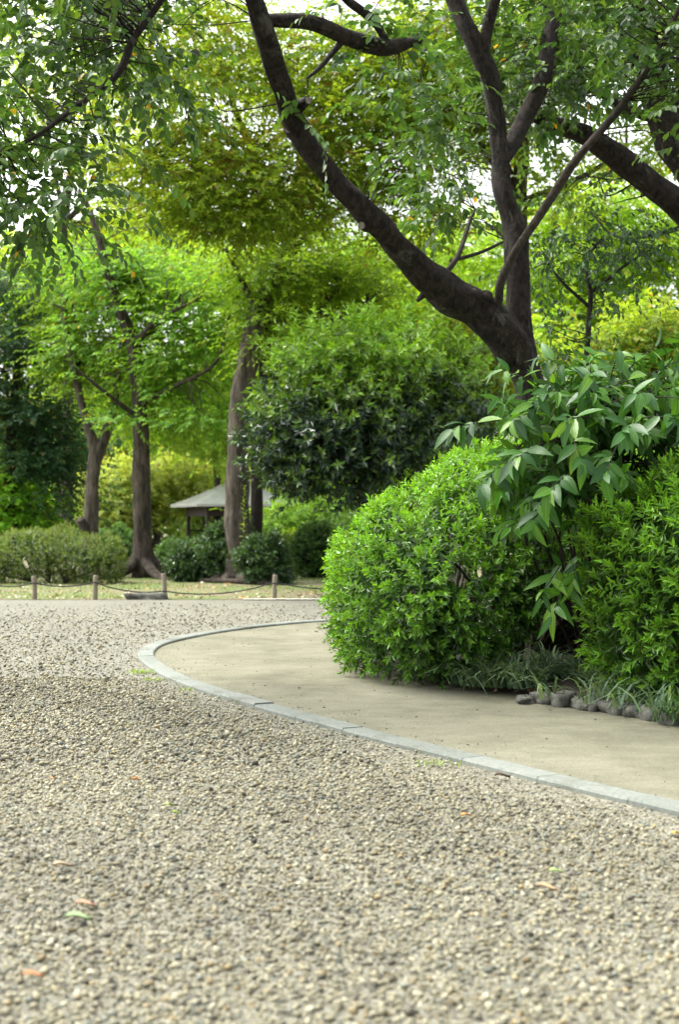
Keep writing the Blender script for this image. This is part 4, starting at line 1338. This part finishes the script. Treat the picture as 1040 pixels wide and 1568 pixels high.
for (x, y, nn, ln, lb) in [(220, 1030, 90, .055, 'small bright weed growing in the gravel at the bend of the kerb'), (236, 1041, 40, .04, 'tiny weed tuft below the bend of the kerb'), (290, 1056, 30, .035, 'sparse weed blades against the outer side of the kerb'), (660, 1170, 40, .04, 'small green weed in gravel below the middle of the kerb')]:
    g = G(x, y)
    V, T, C = blades(nn, g[0] + r.normal(0, .05, nn), g[1] + r.normal(0, .06, nn), np.full(nn, -.005), ln, .006, .8, (.14, .24, .03), (.25, .36, .05), r, 3)
    t = empty('weed', (g[0], g[1], 0), lb, 'weed')
    tag(mk('blades', V, T, M['grass'], t, C), kind='stuff')
# lawn blades
n = 26000
lx, ly = r.uniform(-8.5, 7, n), 22.4 + 9 * r.random(n) ** 1.3
m = (np.sin(lx * 1.1 + .6) + np.sin(ly * 1.3 + lx * .5) + r.normal(0, .6, n)) > -.25
lx, ly = lx[m], ly[m]
V, T, C = blades(len(lx), lx, ly, np.full(len(lx), -.005), .055, .014, .6, (.08, .15, .025), (.17, .25, .05), r, 1)
tag(mk('grass', V, T, M['grass'], colr=C), 'short patchy green grass of the lawn', 'grass', kind='stuff')
# fallen dry leaves on the lawn and along its edge
n = 700
pz = np.c_[r.uniform(-8.5, 6, n), 22.3 + 6 * r.random(n) ** 1.8, np.full(n, .02)]
L = dict(pos=pz, dir=np.c_[r.normal(0, 1, (n, 2)), r.normal(0, .2, n)], nrm=np.c_[r.normal(0, .35, (n, 2)), np.ones(n)], len=r.uniform(.05, .10, n), wid=r.uniform(.03, .055, n),
         col=np.array([(.42, .36, .24), (.30, .19, .09), (.45, .30, .12), (.5, .46, .36)])[r.integers(0, 4, n)])
V, T, C = leaf_arrays(L, T4)
tag(mk('leaf_litter', V, T, M['litter'], colr=C), 'scattered dry fallen leaves on the worn lawn', 'leaf litter', kind='stuff')
# dark crumbs on the sand path
n = 520
pz = np.c_[r.uniform(-1.6, 3.2, n), r.uniform(5.4, 17, n), np.full(n, .004)]
pz = pz[inside(pz[:, 0], pz[:, 1], inner if False else path_poly)]
n = len(pz)
L = dict(pos=pz, dir=np.c_[r.normal(0, 1, (n, 2)), np.zeros(n)], nrm=np.c_[r.normal(0, .2, (n, 2)), np.ones(n)], len=r.uniform(.008, .03, n), wid=r.uniform(.004, .012, n), col=np.array([(.06, .045, .03), (.14, .09, .05), (.05, .05, .04)])[r.integers(0, 3, n)])
V, T, C = leaf_arrays(L, T4)
tag(mk('path_crumbs', V, T, M['litter'], colr=C), 'small dark crumbs and twigs strewn on the sand path', 'debris', kind='stuff')

# dry leaves caught along the foot of the hedges
n = 240
q = bc[r.integers(0, len(bc), n)] + r.normal(0, .07, (n, 2))
q[:, 1] += .03
pz = np.c_[q, np.full(n, .03)]
pz = pz[(pz[:, 0] < 4)]
n = len(pz)
pz[:, 2] = np.where(inside(pz[:, 0], pz[:, 1], path_poly) & (r.random(n) < 2), .035, .035)
L = dict(pos=pz, dir=np.c_[r.normal(0, 1, (n, 2)), r.normal(0, .2, n)], nrm=np.c_[r.normal(0, .4, (n, 2)), np.ones(n)], len=r.uniform(.02, .06, n), wid=r.uniform(.012, .028, n),
         col=np.array([(.12, .08, .045), (.17, .11, .06), (.07, .05, .035), (.20, .15, .08)])[r.integers(0, 4, n)])
V, T, C = leaf_arrays(L, T4)
tag(mk('bed_litter', V, T, M['litter'], colr=C), 'dry brown leaf litter along the foot of the hedges', 'leaf litter', kind='stuff')
# grit kicked from the gravel on to the path
n = 900
si = r.uniform(0, seg[-1] * .8, n)
off = KW + .01 + r.exponential(.16, n)
gp = np.array([at_s(a) + nrm_s(a) * o_ for a, o_ in zip(si, off)])
sz = r.uniform(.002, .0055, n)
V = OCT[None] * sz[:, None, None] * r.uniform(.6, 1.2, (n, 6, 1))
V[..., 0] += gp[:, None, 0]
V[..., 1] += gp[:, None, 1]
V[..., 2] += sz[:, None] * .5
T = (OCF[None] + (np.arange(n) * 6)[:, None, None]).reshape(-1, 3)
tag(mk('stray_grit', V.reshape(-1, 3), T, M['stones'], colr=np.repeat(np.array([(.22, .21, .17), (.12, .11, .09), (.30, .28, .22)])[r.integers(0, 3, n)], 6, axis=0), smooth=True),
    'stray gravel grit lying on the sand path along the kerb', 'gravel', kind='stuff')

# single fallen leaves on the gravel
FL = [(208, 1198, .045, (.50, .17, .03), .3, 'small orange fallen leaf on gravel at the left'), (82, 1197, .05, (.42, .22, .09), 1.2, 'tan fallen leaf at the left beside the small orange one'),
      (130, 1392, .062, (.36, .21, .13), .1, 'pinkish tan fallen leaf just above the pale green leaf'), (120, 1414, .085, (.20, .27, .13), .2, 'large pale green fallen leaf on the blurred gravel'),
      (50, 1503, .06, (.30, .14, .06), .15, 'reddish brown fallen leaf lowest at the left edge'), (260, 1238, .045, (.18, .26, .03), .8, 'small olive green fallen leaf left of the centre'),
      (96, 1332, .075, (.30, .24, .16), .4, 'pale curled fallen leaf at the left, above the pinkish one'), (770, 1193, .075, (.10, .06, .035), .1, 'dark brown fallen leaf lying against the kerb'),
      (715, 1254, .05, (.50, .24, .06), .5, 'orange brown fallen leaf right of the centre'), (838, 1367, .07, (.33, .22, .12), -.3, 'tan sliver of a fallen leaf in the lower right gravel'),
      (852, 1341, .05, (.28, .42, .12), .2, 'bright green fallen leaf in the lower right gravel'), (1036, 1282, .04, (.60, .33, .04), .4, 'yellow orange fallen leaf at the right edge of the gravel'),
      (270, 1250, .04, (.22, .30, .04), .3, 'yellowish green leaf fragment below the olive green fallen leaf')]
for (x, y, ln, c_, a, lb) in FL:
    g = G(x, y)
    m = plain('fallen leaf', c_, .7, 40, .3, .2)
    t = np.array([0, .12, .32, .55, .78, 1.0])
    w = np.array([.02, .2, .27, .24, .14, .01])
    V, T = [], []
    ca, sa = math.cos(a), math.sin(a)
    for i in range(6):
        for sgn in (1, 0, -1):
            lx_, ly_, lz = (t[i] - .5) * ln, sgn * w[i] * ln, .014 + .10 * ln * math.sin(t[i] * 5) + abs(sgn) * .13 * ln
            V.append((g[0] + lx_ * ca - ly_ * sa, g[1] + lx_ * sa + ly_ * ca, lz))
    for i in range(5):
        q = i * 3
        T += [(q, q + 1, q + 4), (q, q + 4, q + 3), (q + 1, q + 2, q + 5), (q + 1, q + 5, q + 4)]
    tag(mk('fallen_leaf', V, T, m, smooth=True, origin=g), lb, 'leaf', 'single fallen leaves on the gravel')
